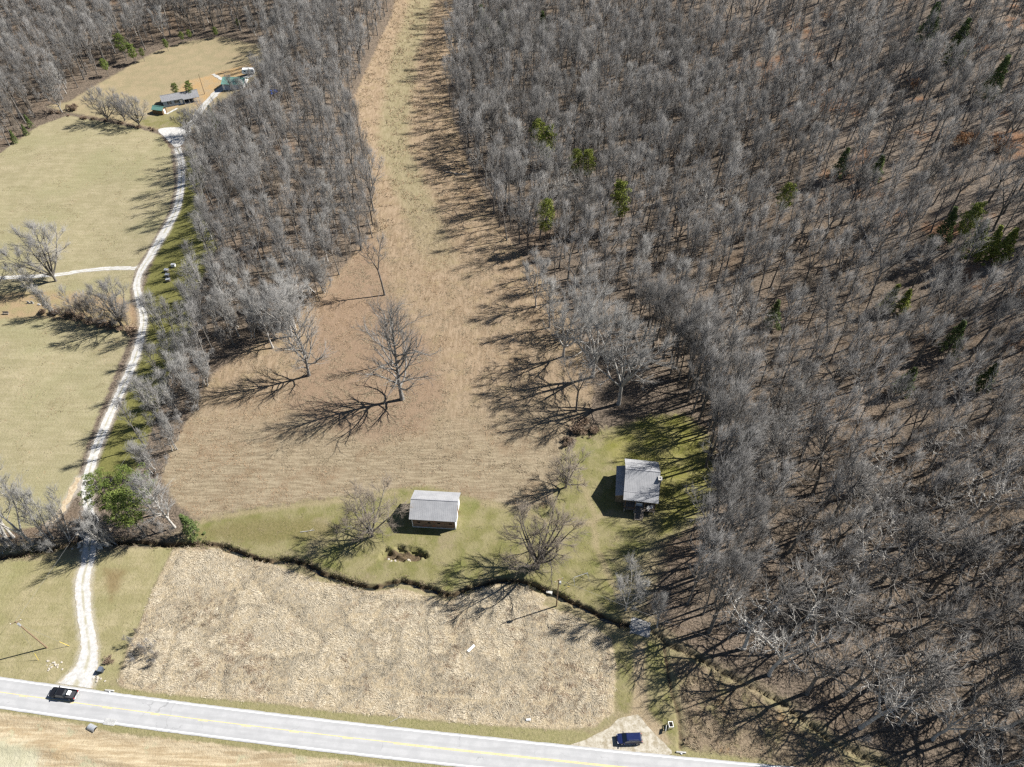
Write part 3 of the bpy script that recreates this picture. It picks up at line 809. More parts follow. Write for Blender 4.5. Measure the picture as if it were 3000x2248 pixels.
PROTO['syc'] = [make_proto('syc', dict(seed=450 + k, H=[29, 31][k], R=[11.0, 14.5][k], base=[.10, .13][k], nlimb=[44, 46][k], wig=.15, ang=1.1, r0=[.42, .54][k], up=.06, n2=10, n3=6, n4=3, tw=1.8, twr=.0145, top=.97, l2k=1.35, l2trunk=True, seg=8, prof=lambda t: 1.0 - .5 * t), BARKM, TWIG) for k in range(2)]
PROTO['vase'] = [make_proto('vase', dict(seed=500 + k, H=[14.5, 14, 15][k], R=[4.6, 4.2, 4.4][k], base=[.14, .13, .15][k], nlimb=72, wig=.075, ang=1.35, r0=[.38, .3, .36][k], up=.03, leaders=[10, 8, 9][k], n2=6, n3=6, n4=3, tw=1.2, twr=.019, l2k=1.2), BARK, TWIGB) for k in range(3)]
PROTO['sapling'] = [make_proto('sapling', dict(seed=600 + k, H=[7, 8.5, 6, 10][k], R=[2.4, 2.6, 2.5, 2.8][k], base=.2, nlimb=10, wig=.13, ang=.8, r0=.08, up=.12, stems=[1, 2, 3, 1][k], n2=4, n3=5, n4=3, tw=.9, twr=.015), BARK, [TWIG, TWIG, TWIGB, TWIG][k]) for k in range(4)]
PROTO['clump'] = [make_proto('clump', dict(seed=650 + k, H=[15, 13, 16][k], R=[3.6, 3.8, 3.4][k], base=.15, nlimb=12, wig=.12, ang=.7, r0=.15, up=.14, stems=[3, 4, 3][k], n2=5, n3=5, n4=2, tw=1.15, twr=.018, l2k=1.3), BARKW, TWIGW) for k in range(3)]

def scatter_faces(rs, centres, radii, n_each, size, flat=.7):
    C = np.repeat(centres, n_each, 0); Rr = np.repeat(radii, n_each)
    d = rs.normal(0, 1, (len(C), 3)); d /= np.linalg.norm(d, axis=1)[:, None]
    rad = rs.uniform(.35, 1, len(C)) ** .5
    P = C + d * (Rr * rad)[:, None] * np.array([1, 1, flat])
    a = rs.normal(0, 1, (len(C), 3)); a /= np.linalg.norm(a, axis=1)[:, None]
    b = np.cross(a, rs.normal(0, 1, (len(C), 3))); b /= (np.linalg.norm(b, axis=1)[:, None] + 1e-9)
    s = size * rs.uniform(.6, 1.3, len(C))[:, None]
    V = np.stack([P - a * s * .5 - b * s * .16, P - a * s * .5 + b * s * .16, P + a * s * .6], 1).reshape(-1, 3)
    return V, np.arange(len(V)).reshape(-1, 3)

def make_pine(seed, H, R, base, conical, mat, n_cl=95, each=46, size=.5, clr=.3):
    rs = np.random.default_rng(seed); p = Proto(); p.kind = 'pine'; p.H = H
    P = walk(rs, (0, 0, -.4), (rs.normal(0, .03), rs.normal(0, .03), 1), H * .96, 8, .04, .05)
    rr = (.012 * H + .05) * np.linspace(1, .1, 9); tr = [(P, rr)]; C = []; Rd = []
    for k in range(n_cl):
        t = (k + rs.uniform(0, 1)) / n_cl; f = base + (1 - base) * t * .98
        q, d = along(P, f)
        if conical: L = R * (1.03 - t) * rs.uniform(.55, 1.05)
        else: L = R * (math.sin(math.pi * (.12 + .82 * t)) ** .8) * rs.uniform(.35, 1.1)
        az = 2.399 * k + rs.normal(0, .3); dd = np.array([math.cos(az), math.sin(az), rs.uniform(-.1, .35) + .3 * t])
        e = q + unit(dd) * L
        if k % 2 == 0: tr.append((np.array([q, (q + e) / 2 + [0, 0, -.05], e]), np.array([.05, .035, .015])))
        C.append(e); Rd.append((.26 if conical else clr) * R * rs.uniform(.6, 1.15) * (1.1 - .5 * t if conical else 1))
    tv, tq = tubes(tr, 5)
    cv, ct = scatter_faces(rs, np.array(C), np.array(Rd), each, size, .6)
    p.trunk = np_mesh("trunk", tv, tq, None, True, [BARK]); p.crown = np_mesh("crown", cv, None, ct, False, [mat])
    return p
PROTO['pine'] = [make_pine(700 + k, [15, 13, 16][k], [3.3, 3.0, 3.5][k], [.42, .35, .45][k], False, NEEDLE) for k in range(3)]
PROTO['cedar'] = [make_pine(720 + k, [9, 7.5][k], [2.1, 2.0][k], .06, True, CEDAR, 90, 44, .4) for k in range(2)]
PROTO['bigpine'] = [make_pine(740 + k, [16.5, 17.5][k], [3.9, 4.1][k], .36, False, NEEDLE, 70, 120, .3, .2) for k in range(2)]
def make_bush(seed, R, H, mat, n=40, each=40, size=.35):
    rs = np.random.default_rng(seed); p = Proto(); p.kind = 'bush'; p.H = H
    C = np.column_stack([rs.normal(0, R * .42, n), rs.normal(0, R * .42, n), rs.uniform(.15, .85, n) * H])
    tr = [(np.array([[0, 0, -.2], c * .55, c]), np.array([.04, .025, .01])) for c in C[:14]]
    tv, tq = tubes(tr, 4); cv, ct = scatter_faces(rs, C, np.full(n, R * .34), each, size, .8)
    p.trunk = np_mesh("stems", tv, tq, None, False, [BARK]); p.crown = np_mesh("foliage", cv, None, ct, False, [mat])
    return p
PROTO['brownbush'] = [make_bush(760, 2.2, 3.2, BROWNLEAF, 40, 34)]
PROTO['brush'] = [make_bush(770 + k, 1.6, 1.7, BRUSHM, 34, 40, .45) for k in range(2)]

GROUPS = {}
def plant(kind, k, x, y, s=1.0, rz=None, label=None, cat="tree", group=None, name="bare_tree", h=None, lean=None, trunk="trunk", crown="crown", mats=None):
    p = PROTO[kind][k % len(PROTO[kind])]
    if h: s = h / p.H
    e = empty(name, (x, y, ht(x, y)), RND.uniform(0, 6.28) if rz is None else rz)
    if lean: e.rotation_euler = (lean[0], lean[1], e.rotation_euler[2])
    w_ = s * (.72 if (kind == 'pine' and y > 110 and x > -60) else 1)
    e.scale = (w_, w_, s)
    a = link(trunk, p.trunk, e); b = link(crown, p.crown, e)
    if mats:
        for o_, m_ in ((a, mats[0]), (b, mats[1])):
            o_.material_slots[0].link = 'OBJECT'; o_.material_slots[0].material = m_
    tag(e, label, cat, group)
    return e

def plantpx(kind, k, px, py, top=None, label=None, s=1.0, **kw):
    x, y = W2(px, py)
    h = None
    if top is not None: h = hp(x, y, ht(x, y), top)
    return plant(kind, k, x, y, s, label=label, h=h, **kw)

# ------------------------------------------------------------------ trees one can point at
N0 = []
def T(*a, **k): N0.append(a[2:4]); return plantpx(*a, **k)
T('syc', 0, 905, 1100, 868, "tall white-limbed bare tree at the tip of the wooded strip", wid=None) if False else None
T('syc', 0, 905, 1100, 868, "tall white-limbed bare tree at the tip of the wooded strip above the meadow")
T('syc', 1, 1179, 1170, 912, "huge gnarled white-limbed bare tree standing alone in the dry meadow")
T('tall', 3, 1150, 1062, 930, "slim bare tree directly behind the huge gnarled meadow tree")
T('fork', 2, 1127, 865, 690, "lone bare tree at the upper edge of the dry meadow with a long shadow")
T('vase', 1, 1090, 1572, 1450, "wide bare tree standing left of the grey-roofed barn")
T('vase', 0, 1575, 1665, 1515, "broad vase-shaped bare tree on the lawn beside the winding creek")
T('vase', 2, 1658, 1428, 1330, "low bare tree at the hedge end between meadow and house lawn")
T('fork', 0, 1688, 1205, 1048, "bare tree at the meadow edge above the brown brush by the lawn", mats=(BARK, TWIG))
T('bigcrown', 0, 1735, 1105, 880, "tall pale-limbed tree standing proud of the wood edge above the house")
T('bigcrown', 1, 1812, 1184, 955, "twisted pale-limbed tree just above the house, right of the proud pale one")
T('bigcrown', 2, 1650, 1045, 868, "broad pale bare tree left of the proud pale tree above the house")
T('bigcrown', 2, 1700, 985, 818, "grey-white bare tree at the wood edge where the meadow narrows")
T('white', 1, 1610, 960, 815, "grey bare tree on the meadow edge left of the grey-white one")
T('bigcrown', 0, 855, 985, 815, "broad pale tree filling the lower tip of the wooded strip")
T('white', 0, 800, 1020, 860, "pale grey tree left of the broad one in the strip's lower tip")
T('white', 1, 700, 985, 850, "pale grey tree at the shaded inner edge of the wooded strip")
T('white', 2, 1570, 900, 760, "bare tree on the meadow edge beside the broad tree shadows")
T('white', 2, 1833, 1788, 1690, "dense pale grey tree beside the creek on the left of the concrete slab", s=1)
T('white', 0, 1925, 1838, 1755, "dense pale grey tree beside the creek on the right of the concrete slab")
T('clump', 0, 330, 1592, 1475, "forked white bare tree leaning over the driveway ford on its right side")
T('clump', 1, 300, 1600, 1520, "small white bare tree in the brush right of the driveway ford")
T('white', 0, 512, 1545, 1385, "feathery pale grey tree right of the green pines near the driveway")
T('clump', 2, 150, 1585, 1440, "white leaning bare tree left of the driveway ford, nearest the driveway")
T('clump', 0, 205, 1580, 1468, "bare tree at the ford with its crown over the dirt track")
T('white', 2, 95, 1595, 1390, "white bare tree with long bare limbs by the creek, middle of the left group")
T('clump', 1, 30, 1590, 1370, "white bare tree by the creek at the left edge of the picture")
T('vase', 1, 165, 824, 662, "forked bare tree on the gravel track in the pasture", mats=(BARK, TWIG))
T('clump', 0, 108, 858, 760, "thin pale bare tree below the gravel track in the pasture")
T('vase', 2, -5, 858, 760, "bare tree at the left edge by the gravel track", mats=(BARK, TWIG))
T('vase', 0, 358, 955, 828, "round bare tree at the driveway end of the hedge row", mats=(BARK, TWIG))
T('sapling', 3, 300, 945, 862, "thin bare tree in the middle of the hedge row")
T('sapling', 1, 238, 925, 840, "open bare tree in the hedge row above the long shadows")
T('clump', 1, 160, 920, 838, "bare tree at the far left end of the hedge row")
T('sapling', 2, 272, 938, 880, "small bushy bare tree low in the hedge row")
T('vase', 1, 318, 356, 258, "leftmost of the three bare trees in front of the green-roofed shed", mats=(BARK, TWIG))
T('vase', 2, 366, 354, 272, "middle one of the three bare trees in front of the green-roofed shed", mats=(BARK, TWIG))
T('vase', 0, 410, 371, 280, "rightmost of the three bare trees in front of the green-roofed shed", mats=(BARK, TWIG))
T('syc', 0, 182, 329, 205, "tall white bare tree at the corner between the two upper fields")
T('vase', 2, 555, 395, 318, "bare tree overhanging the gravel turning place", mats=(BARK, TWIG))
T('vase', 1, 590, 395, 325, "bare tree by the gravel lane right of the turning place", mats=(BARK, TWIG))
T('sapling', 3, 455, 968, 870, "thin bare tree just right of the driveway bend")
T('clump', 2, 480, 975, 850, "clump of thin bare trunks right of the driveway bend")
NAMED_PX = list(N0)

for k in range(16):
    t = (k + RND.random()) / 16; px = 150 + 235 * t + RND.uniform(-6, 6); py = 916 + 50 * t + RND.uniform(-10, 8)
    plantpx('sapling', k, px, py, None, "spindly sapling in the tangled hedge row below the pasture track", s=RND.uniform(.5, .95), name="sapling", group="saplings in the hedge row")
for k in range(12):
    t = (k + RND.random()) / 12; px = 120 + 270 * t; py = 912 + 52 * t + RND.uniform(-6, 10)
    plantpx('brush', k, px, py, None, "brown brush at the foot of the hedge row", s=RND.uniform(.7, 1.2), cat="bush", name="brush_bush", trunk="stems", crown="foliage", group="brush at the foot of the hedge row")
for k in range(14):
    t = (k + RND.random()) / 14; px = -20 + 190 * t; py = 1612 - 6 * t + RND.uniform(-16, 12)
    plantpx('sapling', k, px, py, None, "pale spindly sapling in the creek thicket at the left edge", s=RND.uniform(.45, .85), name="sapling", group="saplings in the creek thicket", mats=(BARKW, TWIGW))
for k in range(16):
    t = (k + RND.random()) / 16; px = 290 + 230 * t; py = 1585 - 22 * t + RND.uniform(-22, 14)
    plantpx('sapling', k, px, py, None, "grey sapling in the brush below the two big pines", s=RND.uniform(.35, .7), name="sapling", group="saplings below the pines")
for k in range(12):
    t = (k + RND.random()) / 12; px = 125 + 345 * t; py = 326 + 58 * t + RND.uniform(-3, 3)
    plantpx('brush', k, px, py, None, "low brown brush along the fence row between the upper fields", s=RND.uniform(.35, .7), cat="bush", name="brush_bush", trunk="stems", crown="foliage", group="brush in the upper fence row")

for k in range(22):
    px = 372 + 95 * RND.random(); py = 1955 - 110 * (1 - abs(px - 400) / 120) * RND.random()
    plantpx('sapling', k, px, py, None, "fine grey whip growing in the reed corner by the driveway mouth", s=RND.uniform(.22, .42), name="sapling", group="whips in the reed corner")
# evergreens, each one
EVER = []
def from_top(px, toppy, h):
    """ground point of a tree of height h whose top shows at the given photo point"""
    u = (px - PW / 2) / FPX; v = (toppy - PH / 2) / FPX
    d = sp + v * cp; w = cp - v * sp; z = 0.0
    for _ in range(20):
        k = (CAMZ - z - h) / d
        z = .5 * z + .5 * float(base_height(k * u, k * w))
    k = (CAMZ - z - h) / d
    return k * u, k * w
def EW(kind, k, px, top, h, label, group, mats=None):
    x, y = from_top(px, top, h); EVER.append((x, y))
    return plant(kind, k, x, y, label=label, h=h, name={"pine": "pine_tree", "cedar": "cedar_tree"}[kind], group=group, mats=mats)
def E(kind, k, px, py, top, label, group): return plantpx(kind, k, px, py, top, label, name={"pine": "pine_tree", "bigpine": "pine_tree", "cedar": "cedar_tree"}[kind], group=group)
E('bigpine', 0, 352, 1522, 1382, "big yellow-green pine nearest the driveway ford", "pines by the driveway")
E('bigpine', 1, 452, 1508, 1368, "big yellow-green pine beside the feathery pale tree", "pines by the driveway")
E('pine', 0, 425, 1568, 1440, "lower dark pine in the shade between the two big pines", "pines by the driveway")
E('cedar', 0, 572, 1566, 1500, "small green cedar at the creek end of the lawn", None)
G_ = "lone evergreens in the right-hand wood"
for k, (px, py, tp, lb) in enumerate([(1577, 432, 342, "tall green pine in the upper middle of the wood right of the meadow"), (1600, 440, 362, "green pine close beside the tall one in the upper wood"),
    (1688, 492, 432, "small green pine, left one of a pair below the two tall ones"), (1728, 498, 432, "small green pine, right one of a pair below the two tall ones"), (1832, 615, 525, "green pine standing alone in the dark middle of the wood"),
    (1605, 712, 580, "round-topped yellow-green pine near the meadow's right edge"), (2318, 612, 530, "dark green pine standing alone on the sunlit slope"), (2870, 668, 586, "dark pine on the right slope beside the yellow-green bushes")]):
    EW('pine', k, px, tp, 21.5 if px < 2000 and 'small' not in lb else 18.5, lb, G_, (BARK, NEEDLEY))
for k, (px, py, tp, lb) in enumerate([(2488, 455, 420, "small round cedar on the sunlit slope"), (2590, 480, 448, "tiny cedar to the right of the small round one"), (2810, 645, 600, "dark cedar left of the dark pine on the right slope"),
    (2905, 690, 635, "yellow-green cedar, left of three at the right edge"), (2945, 700, 655, "yellow-green cedar, middle of three at the right edge"), (2985, 708, 660, "yellow-green cedar, right of three at the right edge"),
    (2633, 862, 822, "light green cedar among slim trunks on the slope"), (2672, 872, 842, "smaller light green cedar beside the first on the slope"), (2842, 985, 930, "dark cedar on the right-hand slope below the bushes"), (2685, 1108, 1070, "low green cedar in the middle of the right-hand wood"),
    (2290, 905, 870, "half-hidden cedar behind the pale-limbed trees"), (2925, 1090, 1060, "half-hidden cedar near the right edge of the wood")]):
    EW('cedar', k, px, tp, [14, 11, 15, 15, 14, 14, 12, 10, 14, 11, 12, 11][k], lb, G_, (BARK, NEEDLEY) if k in (3, 4, 5, 6, 7) else None)
G_ = "bluish evergreens at the top of the wood"
for k, (px, py, tp, lb) in enumerate([(1410, 50, 2, "leftmost bluish evergreen at the top of the wood"), (1468, 62, 18, "second bluish evergreen from the meadow at the top of the wood"), (1586, 58, 24, "bluish evergreen right of the pair at the top of the wood"),
    (2845, 78, 40, "bluish evergreen in the hazy top right corner"), (2955, 172, 148, "small bluish evergreen near the right edge at the top"), (2760, 30, -5, "bluish evergreen at the top edge near the right corner")]):
    EW('cedar', k, px, tp, 19, lb, G_)
G_ = "evergreens round the hillside field"
for k, (px, py, tp, lb) in enumerate([(372, 178, 95, "tallest green pine of the cluster above the hillside field"), (398, 188, 125, "green pine in the middle of the cluster above the hillside field"), (424, 180, 140, "right-hand green pine of the cluster above the hillside field"),
    (318, 224, 170, "green pine down the field edge left of the cluster"), (494, 150, 112, "green pine on the upper edge of the hillside field"), (540, 130, 92, "green pine at the top bend of the hillside field"), (560, 122, 86, "second green pine at the top bend of the hillside field"),
    (636, 112, 78, "small pine at the top of the hillside field"), (702, 88, 55, "small pine alone in the wood above the hillside field"), (522, 290, 242, "left of two pines behind the ranch house"), (560, 290, 236, "right of two pines behind the ranch house")]):
    E('pine', k, px, py, tp, lb, G_)
E('cedar', 0, 630, 372, 300, "dark conical cedar beside the gravel lane", None)
for k, (px, py, tp, lb) in enumerate([(46, 420, 378, "bushy cedar at the wood corner, nearest the pasture"), (78, 396, 362, "second bushy cedar at the wood corner by the pasture"), (92, 372, 332, "light green cedar behind the two bushy ones by the pasture")]):
    E('cedar', k, px, py, tp, lb, "cedars at the left wood corner")
for px, py, s_, lb in [(2818, 425, 1.6, "rust-brown leafy bush high on the right slope"), (2862, 415, 1.4, "rust-brown leafy bush right of the first on the slope"), (2930, 440, 1.6, "rust-brown leafy bush nearest the right edge"), (2430, 62, 1.3, "brown leafy bush at the top of the slope"), (2515, 155, 1.2, "brown leafy bush above the middle of the slope"), (2680, 255, 1.2, "brown leafy bush in the upper right wood"), (2985, 880, 1.6, "brown leafy bush at the right edge of the wood")]:
    x, y = W2(px, py)
    plant('brownbush', 0, x, y, s_, label=lb, cat="bush", name="brown_bush", trunk="stems", crown="foliage", group="brown-leaved bushes in the right-hand wood")
for px, py, s_, lb in [(1690, 1262, 1.3, "russet brush on the lawn edge below the meadow-edge trees"), (1668, 1300, 1.0, "russet brush at the start of the hedge line"), (1740, 1265, 1.0, "dark brush at the top of the house lawn"), (1710, 1240, 1.1, "russet brush under the meadow-edge tree"), (215, 322, 1.4, "brown bush in the fence row by the tall white tree"), (318, 1938, .55, "dark brush beside the driveway mouth")]:
    x, y = W2(px, py)
    plant('brush', RND.randrange(2), x, y, s_, label=lb, cat="bush", name="brush_bush", trunk="stems", crown="foliage", group="brush bushes along field edges")

# ------------------------------------------------------------------ the woods
RW_ = WP([(1345, -60), (1338, 0), (1335, 140), (1305, 300), (1352, 430), (1405, 560), (1470, 690), (1560, 790), (1625, 860), (1700, 930), (1830, 980), (1900, 1010), (1962, 1095), (2026, 1200), (2062, 1300), (2078, 1400), (2074, 1500), (2038, 1620), (2028, 1720), (2015, 1800),
    (2090, 1890), (2180, 1960), (2300, 2035), (2400, 2110), (2480, 2165), (2600, 2225), (2700, 2265), (2900, 2330), (3350, 2330), (3500, 1900), (3500, 1100), (3350, 500), (3200, 120), (3150, -60)])
LS_ = WP([(1160, -60), (1150, 20), (1100, 120), (1050, 230), (1020, 330), (1075, 450), (1105, 560), (1105, 690), (1010, 780), (945, 880), (900, 960), (870, 1000), (700, 1000), (640, 1050), (610, 1130), (575, 1220), (520, 1330), (470, 1400), (395, 1400), (425, 1290), (465, 1190), (495, 1090),
    (540, 1000), (560, 900), (580, 810), (630, 730), (590, 640), (585, 540), (590, 470), (640, 410), (690, 330), (740, 270), (790, 200), (800, 120), (850, -60)])
LT_ = WP([(-500, 520), (-60, 470), (15, 440), (70, 400), (110, 355), (105, 310), (195, 300), (270, 235), (350, 180), (440, 140), (540, 105), (650, 92), (780, 115), (860, -60), (600, -90), (-700, -90), (-900, 200)])
CAND = []   # x, y, kind, k, scale, rz
def poisson(poly, dfun, kindfun, keep=lambda x, y: True):
    P = np.asarray(poly); lo = P.min(0); hi = P.max(0)
    cell = 3.0; grid = {}
    area = (hi - lo).prod(); n = int(area / 5.0)
    xy = lo + rng.random((n, 2)) * (hi - lo)
    ok = inside(xy[:, 0], xy[:, 1], P)
    for x, y in xy[ok]:
        d = dfun(x, y); r = int(d / cell) + 1
        ci, cj = int(x // cell), int(y // cell); good = True
        for i in range(ci - r, ci + r + 1):
            for j in range(cj - r, cj + r + 1):
                for (a, b) in grid.get((i, j), ()):
                    if (a - x) ** 2 + (b - y) ** 2 < d * d: good = False; break
                if not good: break
            if not good: break
        if good and keep(x, y):
            grid.setdefault((ci, cj), []).append((x, y))
            kind, s_ = kindfun(x, y)
            CAND.append((x, y, kind, RND.randrange(len(PROTO[kind])), s_, RND.uniform(0, 6.28)))
def rk(x, y):
    v = float(vnoise(np.array([x / 26]), np.array([y / 26]), 17)[0]); r = RND.random()
    hill = float(sstep(90, 170, np.array([math.hypot(max(0, x - 40), max(0, y - 60) * .9)]))[()] if False else sstep(100, 180, np.array([y + .45 * (x - 60)]))[0])
    g_ = (.62 if y < 92 else .4) * (1 - hill) + .05
    if r < g_: return 'gnarl', RND.uniform(.78, 1.02)
    if r < g_ + .2: return 'fork', RND.uniform(.8, 1.05)
    if r > .97: return 'white', RND.uniform(.8, 1.05)
    return 'tall', (RND.uniform(.72, 1.06) if r < .9 else RND.uniform(.5, .7))
def rd(x, y):
    hill = float(sstep(100, 190, np.array([y + .45 * (x - 60)]))[0])
    dens = float(vnoise(np.array([x / 30]), np.array([y / 30]), 23)[0])
    near = 1 if (x < 85 and y > 82) else 0
    up_ = float(sstep(6, 20, base_height(np.array([x]), np.array([y])))[0])
    return (5.7 - .6 * near - .2 * hill + 1.1 * up_ + (.5 if y < 88 else 0)) * (1.22 - .44 * dens)
def lk(x, y):
    r = RND.random()
    if y < 190 and r < .75: return ('clump', RND.uniform(.8, 1.15)) if r < .5 else ('white', RND.uniform(.6, .85))
    if r < .22: return 'fork', RND.uniform(.75, 1.0)
    if r < .34: return 'white', RND.uniform(.7, .95)
    return 'tall', RND.uniform(.7, .98)
NAMED_XY = [W2(*p) for p in NAMED_PX]
def clear_of_named(x, y):
    if not all((x - a) ** 2 + (y - b) ** 2 > 12 for a, b in NAMED_XY): return False
    for a, b in EVER:
        r = math.hypot(a, b); ux, uy = -a / r, -b / r
        t = min(15.0, max(0.0, (x - a) * ux + (y - b) * uy))
        if (x - a - ux * t) ** 2 + (y - b - uy * t) ** 2 < 17: return False
    return True
def lkeep(x, y):
    if not clear_of_named(x, y): return False
    # the houses and the lane stay open
    return not (inside(np.array([x]), np.array([y]), HOUSEGAP)[0])
HOUSEGAP = WP([(550, 400), (600, 300), (640, 215), (790, 185), (780, 240), (770, 300), (745, 350), (690, 395), (640, 420), (585, 425)])
EDGE = smooth(WP([(1850, 985), (1915, 1020), (1965, 1095), (2028, 1195), (2062, 1295), (2080, 1400), (2076, 1500), (2040, 1610), (2028, 1720), (2020, 1800)]), 2.6)
for x, y, off in [(p[0], p[1], o_) for o_ in (1, 4.6, 8.4) for p in EDGE]:
    x += RND.gauss(0, 1.1) + off; y += RND.gauss(0, .8)
    if all((x - c[0]) ** 2 + (y - c[1]) ** 2 > 4.5 for c in CAND):
        kd = 'fork' if RND.random() < .35 else 'tall'
        CAND.append((x, y, kd, RND.randrange(len(PROTO[kd])), RND.uniform(.85, 1.1), RND.uniform(0, 6.28)))
EDGE_XY = [(c[0], c[1]) for c in CAND]
def rkeep(x, y): return clear_of_named(x, y) and all((x - a) ** 2 + (y - b) ** 2 > 14 for a, b in EDGE_XY)
poisson(RW_, rd, rk, rkeep)
poisson(LS_, lambda x, y: 4.6 if y < 190 else 5.2, lk, lkeep)
poisson(LT_, lambda x, y: 5.3, lk, lkeep)
UNDER = []
def understory(poly, d, frac_fun):
    n0 = len(CAND); poisson(poly, lambda x, y: d, lambda x, y: ('sapling', RND.uniform(.55, 1.05)), lkeep)
    UNDER.extend(c for c in CAND[n0:] if RND.random() < frac_fun(c[0], c[1])); del CAND[n0:]
understory(RW_, 4.6, lambda x, y: .2 if y < 100 else .5)
understory(LS_, 3.8, lambda x, y: .9)
understory(LT_, 4.5, lambda x, y: .7)

def project(x, y, z):
    dx, dy, dz = x, y, z - CAMZ
    dep = dy * cp - dz * sp; upv = dy * sp + dz * cp
    return PW / 2 + FPX * dx / dep, PH / 2 - FPX * upv / dep, dep
rank = []
for i, (x, y, kind, k, s_, rz) in enumerate(CAND):
    z = ht(x, y); H = PROTO[kind][k].H * s_
    px, py, dep = project(x, y, z + H * .65)
    vis = 0 < px < PW and 0 < py < PH
    rank.append((-(H / dep) if vis else 1.0, i))
rank.sort()
N_SINGLE = 258
single = set(i for v, i in rank[:N_SINGLE] if v < 0)
LOOK = {'bigcrown': ("broad pale bare tree", 5), 'gnarl': ("broad bare tree with twisted grey limbs", 0), 'fork': ("bare tree with a forked grey trunk", 1), 'tall': ("slim tall bare tree with a narrow crown", 2), 'white': ("pale-barked bare tree with a dense crown", 3), 'clump': ("thin pale multi-stemmed bare tree", 4)}
def zone_of(x, y):
    if x < -20: return "in the strip beside the driveway", "strip by the driveway"
    if y < 72: return "in the wood near the road", "wood near the road"
    if y < 100: return "in the wood beside the lower lawn", "wood beside the lower lawn"
    q = 0 if x < 62 else 1 if x < 95 else 2
    if y < 130: return [("at the wood edge right of the house", "wood edge right of the house"), ("in the dense wood right of the house", "dense wood right of the house"), ("on the slope near the right picture edge", "slope near the right picture edge")][q]
    if x < 30: return "along the meadow's right wood edge", "wood edge along the meadow"
    if x < 62: return "in the dense wood behind the house", "dense wood behind the house"
    if y < 165: return "on the open slope right above the house", "open slope above the house"
    return "high on the slope above the house", "high slope above the house"
for i in sorted(single):
    x, y, kind, k, s_, rz = CAND[i]
    zl, zg = zone_of(x, y)
    plant(kind, k, x, y, s_, rz, LOOK[kind][0] + " " + zl, "tree", LOOK[kind][0].split(" with ")[0] + "s, " + zg)

# everything farther: one mass, instanced from tree meshes
rest = [c for i, c in enumerate(CAND) if i not in single] + UNDER
src = bpy.data.collections.new("wood_sources")
order = []
for kind in ('clump', 'fork', 'gnarl', 'sapling', 'tall', 'white'):
    for k, p in enumerate(PROTO[kind]):
        o = bpy.data.objects.new("wood_%s_%d" % (kind, k), p.joined); src.objects.link(o); order.append((o.name, kind, k))
order.sort(); INDEX = {(kd, k): i for i, (n_, kd, k) in enumerate(order)}
P = np.array([[c[0], c[1], 0] for c in rest]); P[:, 2] = full_height(P[:, 0], P[:, 1])
me = bpy.data.meshes.new("bare_woods"); me.vertices.add(len(P)); me.vertices.foreach_set("co", P.astype(np.float32).ravel())
a = me.attributes.new("variant", 'INT', 'POINT'); a.data.foreach_set("value", np.array([INDEX[(c[2], c[3])] for c in rest], np.int32))
fattr(me, "turn", [c[5] for c in rest]); fattr(me, "size", [c[4] for c in rest])
fattr(me, "tiltx", rng.normal(0, .035, len(rest))); fattr(me, "tilty", rng.normal(0, .035, len(rest)))
woods = link("bare_woods", me)
ng = bpy.data.node_groups.new("woods", 'GeometryNodeTree')
ng.interface.new_socket("Geometry", in_out='INPUT', socket_type='NodeSocketGeometry'); ng.interface.new_socket("Geometry", in_out='OUTPUT', socket_type='NodeSocketGeometry')
gi = ng.nodes.new("NodeGroupInput"); go = ng.nodes.new("NodeGroupOutput")
ci = ng.nodes.new("GeometryNodeCollectionInfo"); ci.inputs["Collection"].default_value = src; ci.inputs["Separate Children"].default_value = True; ci.inputs["Reset Children"].default_value = True
iop = ng.nodes.new("GeometryNodeInstanceOnPoints"); iop.inputs["Pick Instance"].default_value = True
def na(nm, t):
    x = ng.nodes.new("GeometryNodeInputNamedAttribute"); x.data_type = t; x.inputs["Name"].default_value = nm
    return x.outputs["Attribute"]
cx = ng.nodes.new("ShaderNodeCombineXYZ")
ng.links.new(na("tiltx", 'FLOAT'), cx.inputs[0]); ng.links.new(na("tilty", 'FLOAT'), cx.inputs[1]); ng.links.new(na("turn", 'FLOAT'), cx.inputs[2])
ng.links.new(gi.outputs[0], iop.inputs["Points"]); ng.links.new(ci.outputs[0], iop.inputs["Instance"]); ng.links.new(na("variant", 'INT'), iop.inputs["Instance Index"])
ng.links.new(cx.outputs[0], iop.inputs["Rotation"])
cs = ng.nodes.new("ShaderNodeCombineXYZ"); sz = na("size", 'FLOAT')
for i_ in range(3): ng.links.new(sz, cs.inputs[i_])
ng.links.new(cs.outputs[0], iop.inputs["Scale"]); ng.links.new(iop.outputs[0], go.inputs[0])
md_ = woods.modifiers.new("woods", 'NODES'); md_.node_group = ng
tag(woods, "mass of bare grey winter trees and saplings covering the slopes", "woods", kind="stuff")
print("TREES", len(CAND), "single", len(single), "rest", len(rest))

